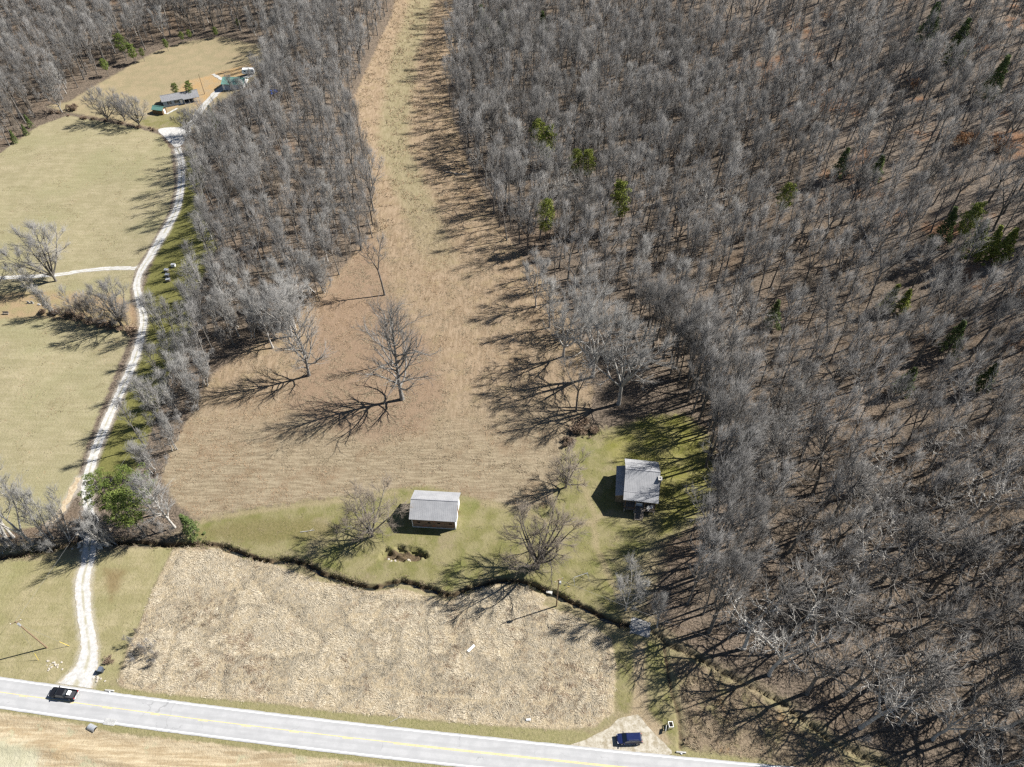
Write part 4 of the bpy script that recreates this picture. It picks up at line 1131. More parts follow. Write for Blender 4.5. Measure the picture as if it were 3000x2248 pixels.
# ------------------------------------------------------------------ dry grass, reeds and leaf tufts as real blades
def blades(name, XY, nb, hgt_fun, wid, mats, midx_fun, lean, label, spread=.18, flat_dir=None, seed=1):
    rs = np.random.default_rng(seed)
    n = len(XY); P = np.repeat(XY, nb, 0) + rs.normal(0, spread, (n * nb, 2))
    z = full_height(P[:, 0], P[:, 1]) - .03
    h = np.repeat(hgt_fun(XY[:, 0], XY[:, 1]), nb) * rs.uniform(.55, 1.25, n * nb)
    th = rs.uniform(0, 6.283, n * nb)
    if flat_dir is not None:
        th = np.repeat(flat_dir(XY[:, 0], XY[:, 1]), nb) + rs.normal(0, .42, n * nb)
    ln = rs.uniform(*lean, n * nb)
    tip = np.stack([np.cos(th) * np.sin(ln), np.sin(th) * np.sin(ln), np.cos(ln)], 1) * h[:, None]
    ph = rs.uniform(0, 6.283, n * nb)
    sd_ = np.stack([np.cos(ph), np.sin(ph), np.zeros(n * nb)], 1) * (wid * rs.uniform(.6, 1.4, n * nb) / 2)[:, None]
    B = np.column_stack([P, z])
    V = np.stack([B - sd_, B + sd_, B + tip], 1).reshape(-1, 3)
    mi = np.repeat(midx_fun(XY[:, 0], XY[:, 1], rs), nb)
    me = np_mesh(name, V, None, np.arange(len(V)).reshape(-1, 3), False, mats, mi)
    return tag(link(name, me), label, "grass", kind="stuff")
def fill(polys, per_m2, seed, keep=None):
    rs = np.random.default_rng(seed); out = []
    for poly in polys:
        P = np.asarray(poly); lo = P.min(0); hi = P.max(0)
        n = int((hi - lo).prod() * per_m2); xy = lo + rs.random((n, 2)) * (hi - lo)
        out.append(xy[inside(xy[:, 0], xy[:, 1], P)])
    xy = np.vstack(out)
    if keep is not None: xy = xy[keep(xy[:, 0], xy[:, 1], rs)]
    return xy
def straw(name, a, b):
    m = NT(name); m.color(m.mix(m.ramp(m.noise(.9, 4, .7), .35, .65), a, b)); m.b.inputs["Roughness"].default_value = 1; m.b.inputs["Specular IOR Level"].default_value = .05
    return m.m
STR1 = straw("pale_straw", (.375, .32, .23), (.5, .435, .325)); STR2 = straw("brown_straw", (.19, .14, .095), (.29, .22, .155)); STR3 = straw("orange_straw", (.26, .178, .108), (.36, .258, .165))
STR4 = straw("tan_straw", (.235, .188, .122), (.325, .268, .182)); GRN = straw("green_grass", (.11, .12, .04), (.19, .18, .075))
def clump_keep(sc, lo, seed):
    return lambda x, y, rs: vnoise(x / sc, y / sc, seed) + .25 * (rs.random(len(x)) - .5) > lo
def swirl(x, y): return 6.283 * 1.6 * vnoise(x / 5.5, y / 5.5, 31) + 2.5 * vnoise(x / 1.6, y / 1.6, 32)
xy = fill([REED], 16, 41, clump_keep(.9, .22, 33))
xy = xy[sdf(xy[:, 0], xy[:, 1], REED, 6) > 2.6 * vnoise(xy[:, 0] / 1.7, xy[:, 1] / 1.7, 81) * rng.random(len(xy)) - .2]
lines_ = [WP(q) for q in ([(640, 2030), (660, 1900), (700, 1780), (690, 1660)], [(1490, 2120), (1640, 2040), (1655, 1960), (1640, 1880)], [(820, 1990), (1100, 2010), (1380, 2050), (1640, 2058)])]
tr_ = np.minimum.reduce([seg_dist(xy[:, 0], xy[:, 1], q, False) for q in lines_]); xy = xy[tr_ > .28]
blades("dry_reeds", xy, 5, lambda x, y: .35 + .6 * vnoise(x / 1.2, y / 1.2, 35), .13, [STR1, STR2], lambda x, y, rs: (vnoise(x / 6, y / 6, 37) * .55 + vnoise(x / 1.0, y / 1.0, 34) * .5 + .35 * rs.random(len(x)) > .99).astype(int), (1.0, 1.52), "flattened pale dry reeds filling the field beside the road", .2, swirl, 2)
xy = fill([REED2], 8, 61, clump_keep(1.3, .42, 62))
blades("rough_grass", xy, 5, lambda x, y: .3 + .6 * vnoise(x / 1.3, y / 1.3, 35), .12, [STR4, STR2], lambda x, y, rs: (rs.random(len(x)) > .6).astype(int), (.5, 1.4), "rough brown grass and brush below the near wood edge", .2, swirl, 8)
bkp = CREEK[(CREEK[:, 0] > -120) & (CREEK[:, 0] < 27)]; rs_ = np.random.default_rng(5); xy = np.repeat(bkp, 22, 0) + rs_.normal(0, .75, (len(bkp) * 22, 2)); xy = xy[vnoise(xy[:, 0] / 2.5, xy[:, 1] / 2.5, 71) > .45]
blades("bank_grass", xy, 4, lambda x, y: .4 + .5 * vnoise(x, y, 3), .1, [STR4, GRN, STR2], lambda x, y, rs: rs.integers(0, 3, len(x)), (.2, 1.0), "ragged grass overhanging the creek banks", .2, None, 9)
MNEAR = WP([(470, 1400), (500, 1320), (560, 1210), (620, 1100), (740, 1010), (850, 960), (930, 850), (1010, 780), (1085, 690), (1400, 540), (1520, 740), (1600, 820), (1650, 900), (1700, 1000), (1740, 1150), (1720, 1230), (1660, 1270), (1642, 1330), (1638, 1440), (1600, 1490),
    (1520, 1490), (1353, 1452), (1260, 1425), (1158, 1434), (1000, 1456), (900, 1470), (700, 1495), (575, 1525), (520, 1480)])
xy = fill([MNEAR], 3.8, 42, clump_keep(1.8, .36, 43))
blades("meadow_grass", xy, 4, lambda x, y: .22 + .5 * vnoise(x / 2.2, y / 2.2, 45) * np.where(y > 112, 1.1, .7), .16, [STR4, STR2, STR3], lambda x, y, rs: np.where(vnoise(x / 9, y / 9, 46) + .5 * (rs.random(len(x)) - .5) > .6, 2, np.where(rs.random(len(x)) > .94, 1, 0)), (.85, 1.42), "tan and orange dry grass standing in the meadow", .22, None, 3)
MFAR = WP([(1165, -30), (1095, 160), (1040, 280), (1060, 420), (1090, 560), (1085, 690), (1400, 540), (1350, 420), (1310, 300), (1330, 150), (1340, -30)])
xy = fill([MFAR], 1.5, 47, clump_keep(3.5, .48, 48))
blades("upper_meadow_grass", xy, 3, lambda x, y: .5 + .5 * vnoise(x / 3, y / 3, 45), .3, [STR3, STR4], lambda x, y, rs: (rs.random(len(x)) > .5).astype(int), (.7, 1.35), "orange dry grass along the upper strip of the meadow", .4, None, 4)
xy = fill([LAWN, LAWN2, VERGE, ROADSIDE_W], 2.0, 49, clump_keep(1.4, .5, 50))
dr = seg_dist(xy[:, 0], xy[:, 1], RCEN[::6], False); dd_ = seg_dist(xy[:, 0], xy[:, 1], CW[::4], False); xy = xy[(dr > 3.6) & (dd_ > 2.2) & (seg_dist(xy[:, 0], xy[:, 1], CREEK[::3], False) > 1.2)]
blades("lawn_grass", xy, 4, lambda x, y: .12 + .2 * vnoise(x / 2.2, y / 2.2, 51), .1, [GRN, STR4], lambda x, y, rs: (vnoise(x / 4, y / 4, 53) + .4 * (rs.random(len(x)) - .5) > .38).astype(int), (.4, 1.2), "rough tufted grass on the lawns and roadside verges", .2, None, 5)
xy = fill([LFIELD], .8, 57, clump_keep(5, .62, 58))
dd_ = seg_dist(xy[:, 0], xy[:, 1], CW[::4], False); xy = xy[(dd_ > 3) & (seg_dist(xy[:, 0], xy[:, 1], SIDE[::3], False) > 2)]
blades("pasture_grass", xy, 3, lambda x, y: .18 + .25 * vnoise(x / 2.2, y / 2.2, 51), .18, [STR3, STR4], lambda x, y, rs: (rs.random(len(x)) > .35).astype(int), (.3, 1.0), "scattered dry tufts across the pale pasture", .3, None, 6)

# ------------------------------------------------------------------ materials of built things
ROOFM = NT("metal_roofing")
c_ = ROOFM.mix(ROOFM.ramp(ROOFM.noise(.5, 5, .6), .35, .65), (.27, .272, .277), (.33, .33, .332))
c_ = ROOFM.mix(ROOFM.math('MULTIPLY', ROOFM.ramp(ROOFM.noise(.8, 5, .7, stretch=(1.6, .15, 1)), .58, .72), .3), c_, (.3, .27, .24))
ROOFM.color(c_); ROOFM.b.inputs["Roughness"].default_value = .55; ROOFM.b.inputs["Specular IOR Level"].default_value = .3
ROOFM = ROOFM.m
RIDGEM = simple("ridge_metal", (.27, .27, .28), .5)
WOODM = NT("weathered_boards"); c_ = WOODM.mix(WOODM.ramp(WOODM.noise(1.3, 4, .6, stretch=(.3, 1, 4)), .35, .65), (.12, .085, .06), (.25, .17, .12)); WOODM.color(WOODM.mix(WOODM.ramp(WOODM.noise(.6, 4), .55, .7), c_, (.28, .1, .05))); WOODM = WOODM.m
STONE = simple("grey_stone", (.3, .29, .27), .9, .1, var=.3); CONC = simple("concrete", (.42, .41, .38), .9, .1, var=.2, scale=1.2)
WHITE = simple("white_paintwork", (.78, .78, .76), .6, .3, var=.06); LOGM = simple("log_wall", (.2, .15, .1), .8, .2, var=.35, scale=2)
DARKM = simple("dark_opening", (.015, .014, .013), .9, .1); GLASS = simple("window_glass", (.03, .04, .05), .12, .5)
BLUES = simple("blue_grey_siding", (.3, .38, .48), .7, .2, var=.08); SHING = simple("grey_shingles", (.2, .2, .205), .9, .1, var=.25, scale=3)
GREENM = simple("green_metal_roof", (.12, .25, .21), .5, .35, var=.12); BROWNW = simple("brown_wood", (.16, .105, .06), .8, .2, var=.3); DECK = simple("deck_wood", (.22, .19, .16), .9, .1, var=.25)
POLEM = simple("pole_wood", (.24, .17, .11), .9, .1, var=.2); STEEL = simple("galvanised_steel", (.42, .43, .44), .45, .4, metal=.4); WIREM = simple("wire", (.2, .2, .2), .6)
BLACKP = simple("black_car_paint", (.012, .012, .014), .18, .6); NAVYP = simple("navy_car_paint", (.01, .016, .06), .2, .6); TYRE = simple("tyre_rubber", (.02, .02, .02), .9, .1); RIM = simple("alloy", (.5, .5, .52), .35, .5, metal=.8)
CGLASS = simple("car_glass", (.012, .016, .022), .08, .6); REDL = simple("red_lens", (.4, .02, .02), .25, .5); CHROME = simple("chrome", (.6, .6, .6), .25, .5, metal=.9); BLINER = simple("bed_liner", (.05, .05, .055), .9, .1)

def rot2(p, o, a): c, s_ = math.cos(a), math.sin(a); return (o[0] + p[0] * c - p[1] * s_, o[1] + p[0] * s_ + p[1] * c)

def seams(parent, x0, x1, ya, za, yb, zb, pitch, mat):
    """standing ribs down one roof slope, one mesh shared by all of them"""
    L = math.hypot(yb - ya, zb - za)
    m = MB(); m.loft([[(-.02, ya, za + .002), (.02, ya, za + .002), (.012, ya, za + .022), (-.012, ya, za + .022)], [(-.02, yb, zb + .002), (.02, yb, zb + .002), (.012, yb, zb + .022), (-.012, yb, zb + .022)]])
    me = m.mesh("roof_rib", mat)
    n = int((x1 - x0) / pitch)
    for k in range(n + 1): link("roof_rib", me, parent, (x0 + (x1 - x0) * k / n, 0, 0))

# ------------------------------------------------------------------ barn (local x along the ridge, y to the back)
def barn():
    bl = np.array(W2(1209.7, 1543.8)); br = np.array(W2(1335.6, 1551.0))
    a = math.atan2(*(br - bl)[::-1]); Lx = float(np.linalg.norm(br - bl)); D = 7.7; HW_ = 4.25; HR = 6.45
    e = empty("barn", (bl[0], bl[1], ht(*bl)), a)
    tag(e, "weathered board barn with grey metal roof standing on the lawn", "barn")
    # board walls: front and back made of single horizontal boards over a dark shell
    core = MB(); core.prism([(0, 0), (D, 0), (D, HW_), (D / 2, HR - .12), (0, HW_)], 0, 1)
    vs = [(y * (Lx - .1) + .05, x * (D - .1) / D + .05, z) for (x, y, z) in core.v]
    c2 = MB(); c2.v = vs; c2.f = core.f; c2.build("inner_wall", DARKM, e)
    for side, y0 in (("front", 0.0), ("back", D)):
        nb = 14
        for k in range(nb):
            z0 = .35 + (HW_ - .35) * k / nb; h_ = (HW_ - .35) / nb - .02
            b = MB()
            if side == "front" and k in (6, 7):
                segs = [(0, 1.3), (2.0, 3.9), (4.6, 6.3), (7.0, 9.2), (9.9, Lx)]
                for s0, s1 in segs: b.box(((s0 + s1) / 2, y0, z0 + h_ / 2), (s1 - s0, .05 + .01 * (k % 3), h_))
            else: b.box((Lx / 2, y0, z0 + h_ / 2), (Lx, .05 + .012 * (k % 3), h_))
            b.build("wall_board", WOODM, e)
        MB().box((Lx / 2, y0, .17), (Lx + .06, .16, .36)).build("sill_course", CONC, e)
    for x0 in (0.0, Lx):
        n = 20
        for k in range(n):
            y = D * (k + .5) / n; zt = HW_ + (HR - HW_) * (1 - abs(y - D / 2) / (D / 2)) - .1
            if x0 > 1 and 2.6 < y < 5.2: b = MB().box((x0, y, (2.9 + zt) / 2), (.05, D / n - .015, zt - 2.9))
            else: b = MB().box((x0, y, zt / 2), (.05 + .01 * (k % 2), D / n - .015, zt))
            b.build("gable_board", WHITE if x0 > 1 else WOODM, e)
    d = MB().box((Lx + .04, 3.25, 1.43), (.06, 1.25, 2.85)); d.build("barn_door", WHITE, e); MB().box((Lx + .04, 4.56, 1.43), (.06, 1.25, 2.85)).build("barn_door", WOODM, e)
    for x in (.06, Lx - .06): MB().box((x, -.05, HW_ / 2), (.14, .05, HW_)).build("corner_post", WHITE, e)
    rf = None; o_ = .5; sl = (HR - HW_) / (D / 2)
    ze = HW_ - .5 * sl + .12; zr = HR + .12
    rf = MB().slab([(-.5, -.5, ze), (Lx + .45, -.5, ze), (Lx + .45, D / 2, zr), (-.5, D / 2, zr)], .07).slab([(-.5, D / 2, zr), (Lx + .45, D / 2, zr), (Lx + .45, D + .5, ze), (-.5, D + .5, ze)], .07).build("roof", ROOFM, e)
    MB().box((Lx / 2 - .02, D / 2, zr + .02), (Lx + .97, .26, .07)).build("ridge_cap", RIDGEM, rf)
    seams(rf, -.48, Lx + .43, -.5, ze, D / 2 - .14, zr - .08, .45, ROOFM); seams(rf, -.48, Lx + .43, D + .5, ze, D / 2 + .14, zr - .08, .45, ROOFM)
    for x in (1.65, 4.25, 6.65, 9.55): MB().box((x, -.02, .35 + (HW_ - .35) * 7 / 14), (.7, .03, .5)).build("vent_opening", DARKM, e)
barn()

# ------------------------------------------------------------------ log house with porch, lean-to and chimney
def house():
    o = (28.55, 102.0); a = math.radians(-7.6)
    e = empty("log_house", (o[0], o[1], ht(32, 106)), a)
    tag(e, "log house with grey metal roof, white chimney and raised front porch", "house")
    Lx, D, HE, HR, FZ = 7.6, 9.9, 5.55, 8.25, 1.35
    core = MB(); core.prism([(0, -.3), (D, -.3), (D, HE), (D / 2, HR - .15), (0, HE)], 0, 1)
    c2 = MB(); c2.v = [(y * (Lx - .12) + .06, x * (D - .12) / D + .06, z) for (x, y, z) in core.v]; c2.f = core.f; c2.build("inner_wall", DARKM, e)
    for y0 in (0.0, D):
        n = 16
        for k in range(n):
            h_ = (HE - .5) / n; z = .5 + h_ * (k + .5)
            b = MB()
            if y0 == 0 and 4 < k < 12: segs = [(0, .7), (1.9, 3.1), (4.1, 5.3), (6.5, Lx)]
            else: segs = [(-.15, Lx + .15)]
            for s0, s1 in segs: b.tube((s0, y0, z), (s1, y0, z), h_ * .52, None, 8)
            b.build("wall_log", LOGM, e)
        MB().box((Lx / 2, y0, .2), (Lx, .3, .7)).build("foundation", STONE, e)
    for x0 in (0.0, Lx):
        for k in range(26):
            h_ = (HE - .5) / 16; z = .5 + h_ * (k + .5)
            half = D / 2 if z < HE else D / 2 * (HR - .15 - z) / (HR - HE)
            if half < .25: break
            MB().tube((x0, D / 2 - half, z), (x0, D / 2 + half, z), h_ * .52, None, 8).build("gable_log", LOGM, e)
    for xa, xb, zz, hh_, nm in ((.7, 1.9, 3.2, 2.0, "window"), (3.1, 4.1, 2.9, 2.6, "door"), (5.3, 6.5, 3.2, 2.0, "window")):
        w_ = MB().box(((xa + xb) / 2, -.08, zz), (xb - xa, .1, hh_)).build(nm, WHITE if nm == "window" else BROWNW, e)
        if nm == "window":
            for q in (0, 1): MB().box(((xa + xb) / 2, -.14, zz - .48 + .96 * q), (xb - xa - .16, .03, .86)).build("pane", GLASS, w_)
    sl = (HR - HE) / (D / 2); ze = HE - .1 * sl + .15; zr = HR + .15; X0, X1 = -.55, Lx + .55
    pz = 4.75
    rf = MB().slab([(X0, -.1, ze), (X1, -.1, ze), (X1, D / 2, zr), (X0, D / 2, zr)], .08).slab([(X0, D / 2, zr), (X1, D / 2, zr), (X1, D + .55, ze - .45 * sl), (X0, D + .55, ze - .45 * sl)], .08).build("roof", ROOFM, e)
    MB().box((Lx / 2, D / 2, zr + .02), (X1 - X0 + .02, .26, .07)).build("ridge_cap", RIDGEM, rf)
    seams(rf, X0 + .02, X1 - .02, -.1, ze, D / 2 - .14, zr - .08, .4, ROOFM); seams(rf, X0 + .02, X1 - .02, D + .55, ze - .45 * sl, D / 2 + .14, zr - .08, .4, ROOFM)
    prf = MB().slab([(X0, -2.1, pz), (X1, -2.1, pz), (X1, -.1, ze - .01), (X0, -.1, ze - .01)], .08).build("porch_roof", ROOFM, e)
    MB().box((Lx / 2, -.1, ze + .02), (X1 - X0 + .02, .14, .05)).build("roof_break", RIDGEM, prf)
    seams(prf, X0 + .02, X1 - .02, -2.1, pz, -.18, ze - .05, .4, ROOFM)
    # porch deck of single planks, posts, rails, steps
    n = 14
    pm_ = MB().box((0, 0, 0), (Lx + .1, .16, .06)).mesh("deck_plank", DECK)
    for k in range(n): link("deck_plank", pm_, e, (Lx / 2, -2.5 + 2.35 * (k + .5) / n, FZ))
    for x in (.1, 2.6, 4.9, Lx - .1):
        MB().box((x, -2.0, (FZ + pz) / 2 - .1), (.16, .16, pz - FZ - .15)).build("porch_post", BROWNW, e)
        MB().box((x, -2.3, FZ / 2 - .05), (.2, .2, FZ)).build("pier", STONE, e)
    for x0, x1 in ((.18, 2.52), (4.98, Lx - .18)):
        r_ = MB().box(((x0 + x1) / 2, -2.4, FZ + .95), (x1 - x0, .08, .07)).build("porch_rail", BROWNW, e)
        bm_ = MB().box((0, 0, 0), (.04, .04, .85)).mesh("baluster", BROWNW)
        for k in range(10): link("baluster", bm_, r_, (x0 + (x1 - x0) * (k + .5) / 10, -2.4, FZ + .48))
    for k in range(6): MB().box((3.75, -2.7 - .32 * k, FZ - .2 - .21 * k), (1.9, .3, .06)).build("step", DECK, e)
    for x in (2.75, 4.75):
        MB().loft([[(x - .04, -2.6, FZ - .25), (x + .04, -2.6, FZ - .25), (x + .04, -2.6, FZ), (x - .04, -2.6, FZ)], [(x - .04, -4.6, -.1), (x + .04, -4.6, -.1), (x + .04, -4.6, .15), (x - .04, -4.6, .15)]]).build("stair_stringer", DECK, e)
        h1 = MB().tube((x, -2.6, FZ + .9), (x, -4.6, .95), .04).build("stair_rail", DECK, e)
        for y, zb, zt in ((-2.62, FZ, FZ + .9), (-4.58, 0, .96)): MB().box((x, y, (zb + zt) / 2), (.08, .08, zt - zb)).build("rail_post", DECK, h1)
    # lean-to on the left
    MB().box((-1.1, 4.6, 1.75), (2.1, 8.4, 3.5)).build("lean_to", LOGM, e)
    lr = MB().slab([(-2.45, -.2, 3.5), (-.05, -.2, 4.2), (-.05, 9.2, 4.2), (-2.45, 9.2, 3.5)], .08).build("lean_to_roof", ROOFM, e)
    for k in range(18): MB().loft([[(-2.45, -.1 + .53 * k, 3.5), (-2.45, -.06 + .53 * k, 3.5), (-2.45, -.08 + .53 * k, 3.54)], [(-.06, -.1 + .53 * k, 4.2), (-.06, -.06 + .53 * k, 4.2), (-.06, -.08 + .53 * k, 4.24)]]).build("roof_rib", ROOFM, lr)
    for y in (.6, 2.2):
        w_ = MB().box((-2.17, y + 1, 1.9), (.06, .8, 1.2)).build("window", WHITE, e); MB().box((-2.21, y + 1, 1.9), (.03, .66, 1.06)).build("pane", GLASS, w_)
    # chimney on the right gable
    ch = MB().box((Lx + .55, 3.3, 2.4), (.9, 1.9, 5.2)).box((Lx + .55, 3.3, 6.35), (.72, 1.0, 3.1)).build("chimney", STONE, e)
    MB().box((Lx + .55, 3.3, 7.95), (1.0, 1.25, .16)).build("chimney_cap", CONC, ch); MB().box((Lx + .55, 3.3, 8.06), (.34, .34, .1)).build("flue", DARKM, ch)
    # things on the porch
    def local(p): q = rot2(p, o, a); return (q[0], q[1], ht(32, 106) + p[2])
    b = empty("porch_bench", local((3.65, -1.1, FZ + .03)), a); tag(b, "white bench on the porch of the log house", "bench")
    MB().box((0, 0, .45), (1.7, .5, .06)).build("seat", WHITE, b); MB().box((0, .24, .75), (1.7, .06, .5)).build("backrest", WHITE, b)
    for sx in (-.8, .8):
        MB().box((sx, 0, .66), (.07, .5, .06)).build("armrest", WHITE, b)
        for sy in (-.2, .2): MB().box((sx, sy, .32), (.07, .07, .64)).build("leg", WHITE, b)
    for k, (x, y, rz, lb) in enumerate([(6.0, -2.05, .5, "white porch chair nearest the front rail of the log house"), (6.75, -1.5, -.6, "white porch chair nearest the chimney side of the log house")]):
        c = empty("porch_chair", local((x, y, FZ + .03)), a + rz); tag(c, lb, "chair", "white chairs on the porch")
        MB().box((0, 0, .42), (.55, .55, .05)).build("seat", WHITE, c)
        for s_ in range(4): MB().box((-.2 + .135 * s_, .28, .75), (.1, .05, .65), 0, -.15).build("slat", WHITE, c)
        for sx in (-.27, .27):
            MB().box((sx, 0, .62), (.09, .6, .04)).build("armrest", WHITE, c)
            for sy in (-.24, .24): MB().box((sx, sy, .3), (.06, .06, .6)).build("leg", WHITE, c)
    t_ = empty("porch_table", local((6.2, -1.35, FZ + .03)), a); tag(t_, "small white round table between the porch chairs", "table")
    MB().tube((0, 0, .5), (0, 0, .55), .3, None, 14).build("tabletop", WHITE, t_)
    for k in range(3): MB().tube((0, 0, .5), (.26 * math.cos(2.1 * k), .26 * math.sin(2.1 * k), 0), .025, None, 6).build("leg", WHITE, t_)
house()

# ------------------------------------------------------------------ far homestead
def gable(e, Lx, D, HE, HR, wall, roofm, ov=.4, gab=None):
    MB().prism([(0, 0), (D, 0), (D, HE), (D / 2, HR), (0, HE)], 0, 1)
    m = MB(); m.prism([(0, -.2), (D, -.2), (D, HE), (D / 2, HR - .05), (0, HE)], 0, 1); m.v = [(y * Lx, x, z) for x, y, z in m.v]; m.build("wall", wall, e)
    sl = (HR - HE) / (D / 2); ze = HE - ov * sl + .08; zr = HR + .08
    rf = MB().slab([(-ov, -ov, ze), (Lx + ov, -ov, ze), (Lx + ov, D / 2, zr), (-ov, D / 2, zr)], .1).slab([(-ov, D / 2, zr), (Lx + ov, D / 2, zr), (Lx + ov, D + ov, ze), (-ov, D + ov, ze)], .1).build("roof", roofm, e)
    MB().box((Lx / 2, D / 2, zr + .01), (Lx + 2 * ov, .3, .08)).build("ridge_cap", roofm, rf)
    return rf, ze, zr
def homestead():
    p0 = np.array(W2(482, 316)); p1 = np.array(W2(584, 292)); a = math.atan2(*(p1 - p0)[::-1]) * .9
    z = ht(*((p0 + p1) / 2))
    e = empty("ranch_house", (p0[0], p0[1], z), a); tag(e, "long low blue-grey ranch house with grey roof and open porch end", "house")
    Lx = float(np.linalg.norm(p1 - p0)); L1 = Lx * .56
    m = MB().box((L1 / 2, 3.2, 1.35), (L1, 6.4, 2.9)); m.build("wall", BLUES, e); MB().box((L1 + (Lx - L1) / 2, 4.9, 1.35), (Lx - L1 - .01, 3.0, 2.9)).build("wall", BROWNW, e)
    MB().prism([(0, 2.8), (6.4, 2.8), (3.2, 4.0)], 0, 1)
    for x in (.02, Lx - .02):
        g = MB(); g.prism([(0, 2.78), (6.4, 2.78), (3.2, 4.25)], x - .08, x + .08); g.v = [(yy, xx, zz) for xx, yy, zz in g.v]; g.build("gable", BLUES, e)
    rf = MB().slab([(-.4, -.5, 2.75), (L1, -.5, 2.75), (L1, 3.2, 4.4), (-.4, 3.2, 4.4)], .1).slab([(L1, -1.2, 2.45), (Lx + .4, -1.2, 2.45), (Lx + .4, 3.2, 4.38), (L1, 3.2, 4.38)], .1).slab([(-.4, 3.2, 4.4), (Lx + .4, 3.2, 4.4), (Lx + .4, 6.9, 2.75), (-.4, 6.9, 2.75)], .1).build("roof", SHING, e)
    MB().box((Lx / 2, 3.2, 4.42), (Lx + .8, .3, .08)).build("ridge_cap", SHING, rf)
    for x, w in ((2.8, 1.1), (6.2, 1.5)):
        w_ = MB().box((x, -.03, 1.65), (w, .08, 1.3)).build("window", WHITE, e)
        for q in (-1, 1): MB().box((x + q * w / 4, -.08, 1.65), (w / 2 - .1, .03, 1.12)).build("pane", GLASS, w_)
        for q in (-1, 1): MB().box((x + q * (w / 2 + .2), -.04, 1.65), (.3, .05, 1.35)).build("shutter", DARKM, e)
    d_ = MB().box((L1 - 1.0, -.03, 1.1), (.95, .08, 2.05)).build("door", WHITE, e); MB().box((L1 - .65, -.1, 1.1), (.06, .08, .06)).build("handle", STEEL, d_)
    for k in range(4): MB().box((L1 + .4 + (Lx - L1 - .5) * k / 3, -.95, 1.2), (.16, .16, 2.6)).build("porch_post", WHITE, e)
    MB().box((L1 + (Lx - L1) / 2, 1.1, .12), (Lx - L1, 4.2, .2)).build("porch_slab", CONC, e)
    # garden shed
    s0 = np.array(W2(450, 334)); s1 = np.array(W2(478, 338)); a2 = math.atan2(*(s1 - s0)[::-1])
    e = empty("garden_shed", (s0[0], s0[1], ht(*s0)), a2); tag(e, "small brown shed with a green metal roof left of the ranch house", "shed")
    gable(e, 5.2, 3.2, 2.3, 3.3, BROWNW, GREENM, .3)
    MB().box((2.4, -.03, 1.3), (.7, .06, .8)).build("window", GLASS, e); MB().box((5.22, 1.6, 1.05), (.06, 1.1, 2.0)).build("door", WHITE, e)
    # garage with green roof
    g0 = np.array(W2(655, 265)); a3 = math.radians(-4)
    e = empty("garage", (g0[0], g0[1], ht(*g0)), a3); tag(e, "pale metal garage with a green roof at the end of the gravel lane", "garage")
    rf, ze, zr = gable(e, 10.5, 7.5, 3.2, 4.9, WHITE, GREENM, .4)
    for k in range(16): MB().loft([[(-.4 + .75 * k, -.4, ze + .003), (-.34 + .75 * k, -.4, ze + .003), (-.37 + .75 * k, -.4, ze + .05)], [(-.4 + .75 * k, 3.6, zr - .06), (-.34 + .75 * k, 3.6, zr - .06), (-.37 + .75 * k, 3.6, zr - .02)]]).build("roof_rib", GREENM, rf)
    for x in (2.4, 6.2): MB().box((x, -.04, 1.3), (2.8, .07, 2.5)).build("garage_door", BLUES, e)
    MB().box((9.2, -.04, 1.0), (.95, .07, 2.0)).build("door", WHITE, e)
    # camper trailer beyond
    c0 = np.array(W2(730, 218)); e = empty("camper_trailer", (c0[0], c0[1], ht(*c0)), .1); tag(e, "white camper trailer parked beyond the green-roofed garage", "trailer")
    MB().loft([[(-2.9, -1.1, .55), (2.9, -1.1, .55), (2.9, 1.1, .55), (-2.9, 1.1, .55)], [(-3.1, -1.15, 1.4), (3.0, -1.15, 1.4), (3.0, 1.15, 1.4), (-3.1, 1.15, 1.4)], [(-2.7, -1.1, 2.9), (2.9, -1.1, 2.9), (2.9, 1.1, 2.9), (-2.7, 1.1, 2.9)]]).build("body", WHITE, e, bevel=.12)
    for x in (-1.5, .2, 1.9): MB().box((x, -1.16, 1.9), (.9, .05, .6)).build("window", GLASS, e)
    MB().box((1.05, -1.17, 1.45), (.65, .04, 1.7)).build("door", STEEL, e)
    for y in (-1, 1): MB().tube((.2, y - .1, .36), (.2, y + .1, .36), .36, None, 12).build("wheel", TYRE, e)
    MB().tube((-3.0, 0, .6), (-4.2, 0, .55), .06).build("hitch", STEEL, e)
    # concrete walk and white pipe pad on the bank
    wlk = ribbon(smooth(WP([(488, 335), (505, 326), (520, 318)]), .8), .6, .08, "concrete_path", CONC, .05, 3); tag(wlk, "short concrete path between the shed and the ranch house", "path", kind="structure")
    pt = ribbon(smooth(WP([(624, 218), (634, 224), (650, 234)]), .8), .8, .1, "rock_chute", CONC, .3, 3); tag(pt, "pale rock chute down the bare orange bank", "chute", kind="structure")
homestead()

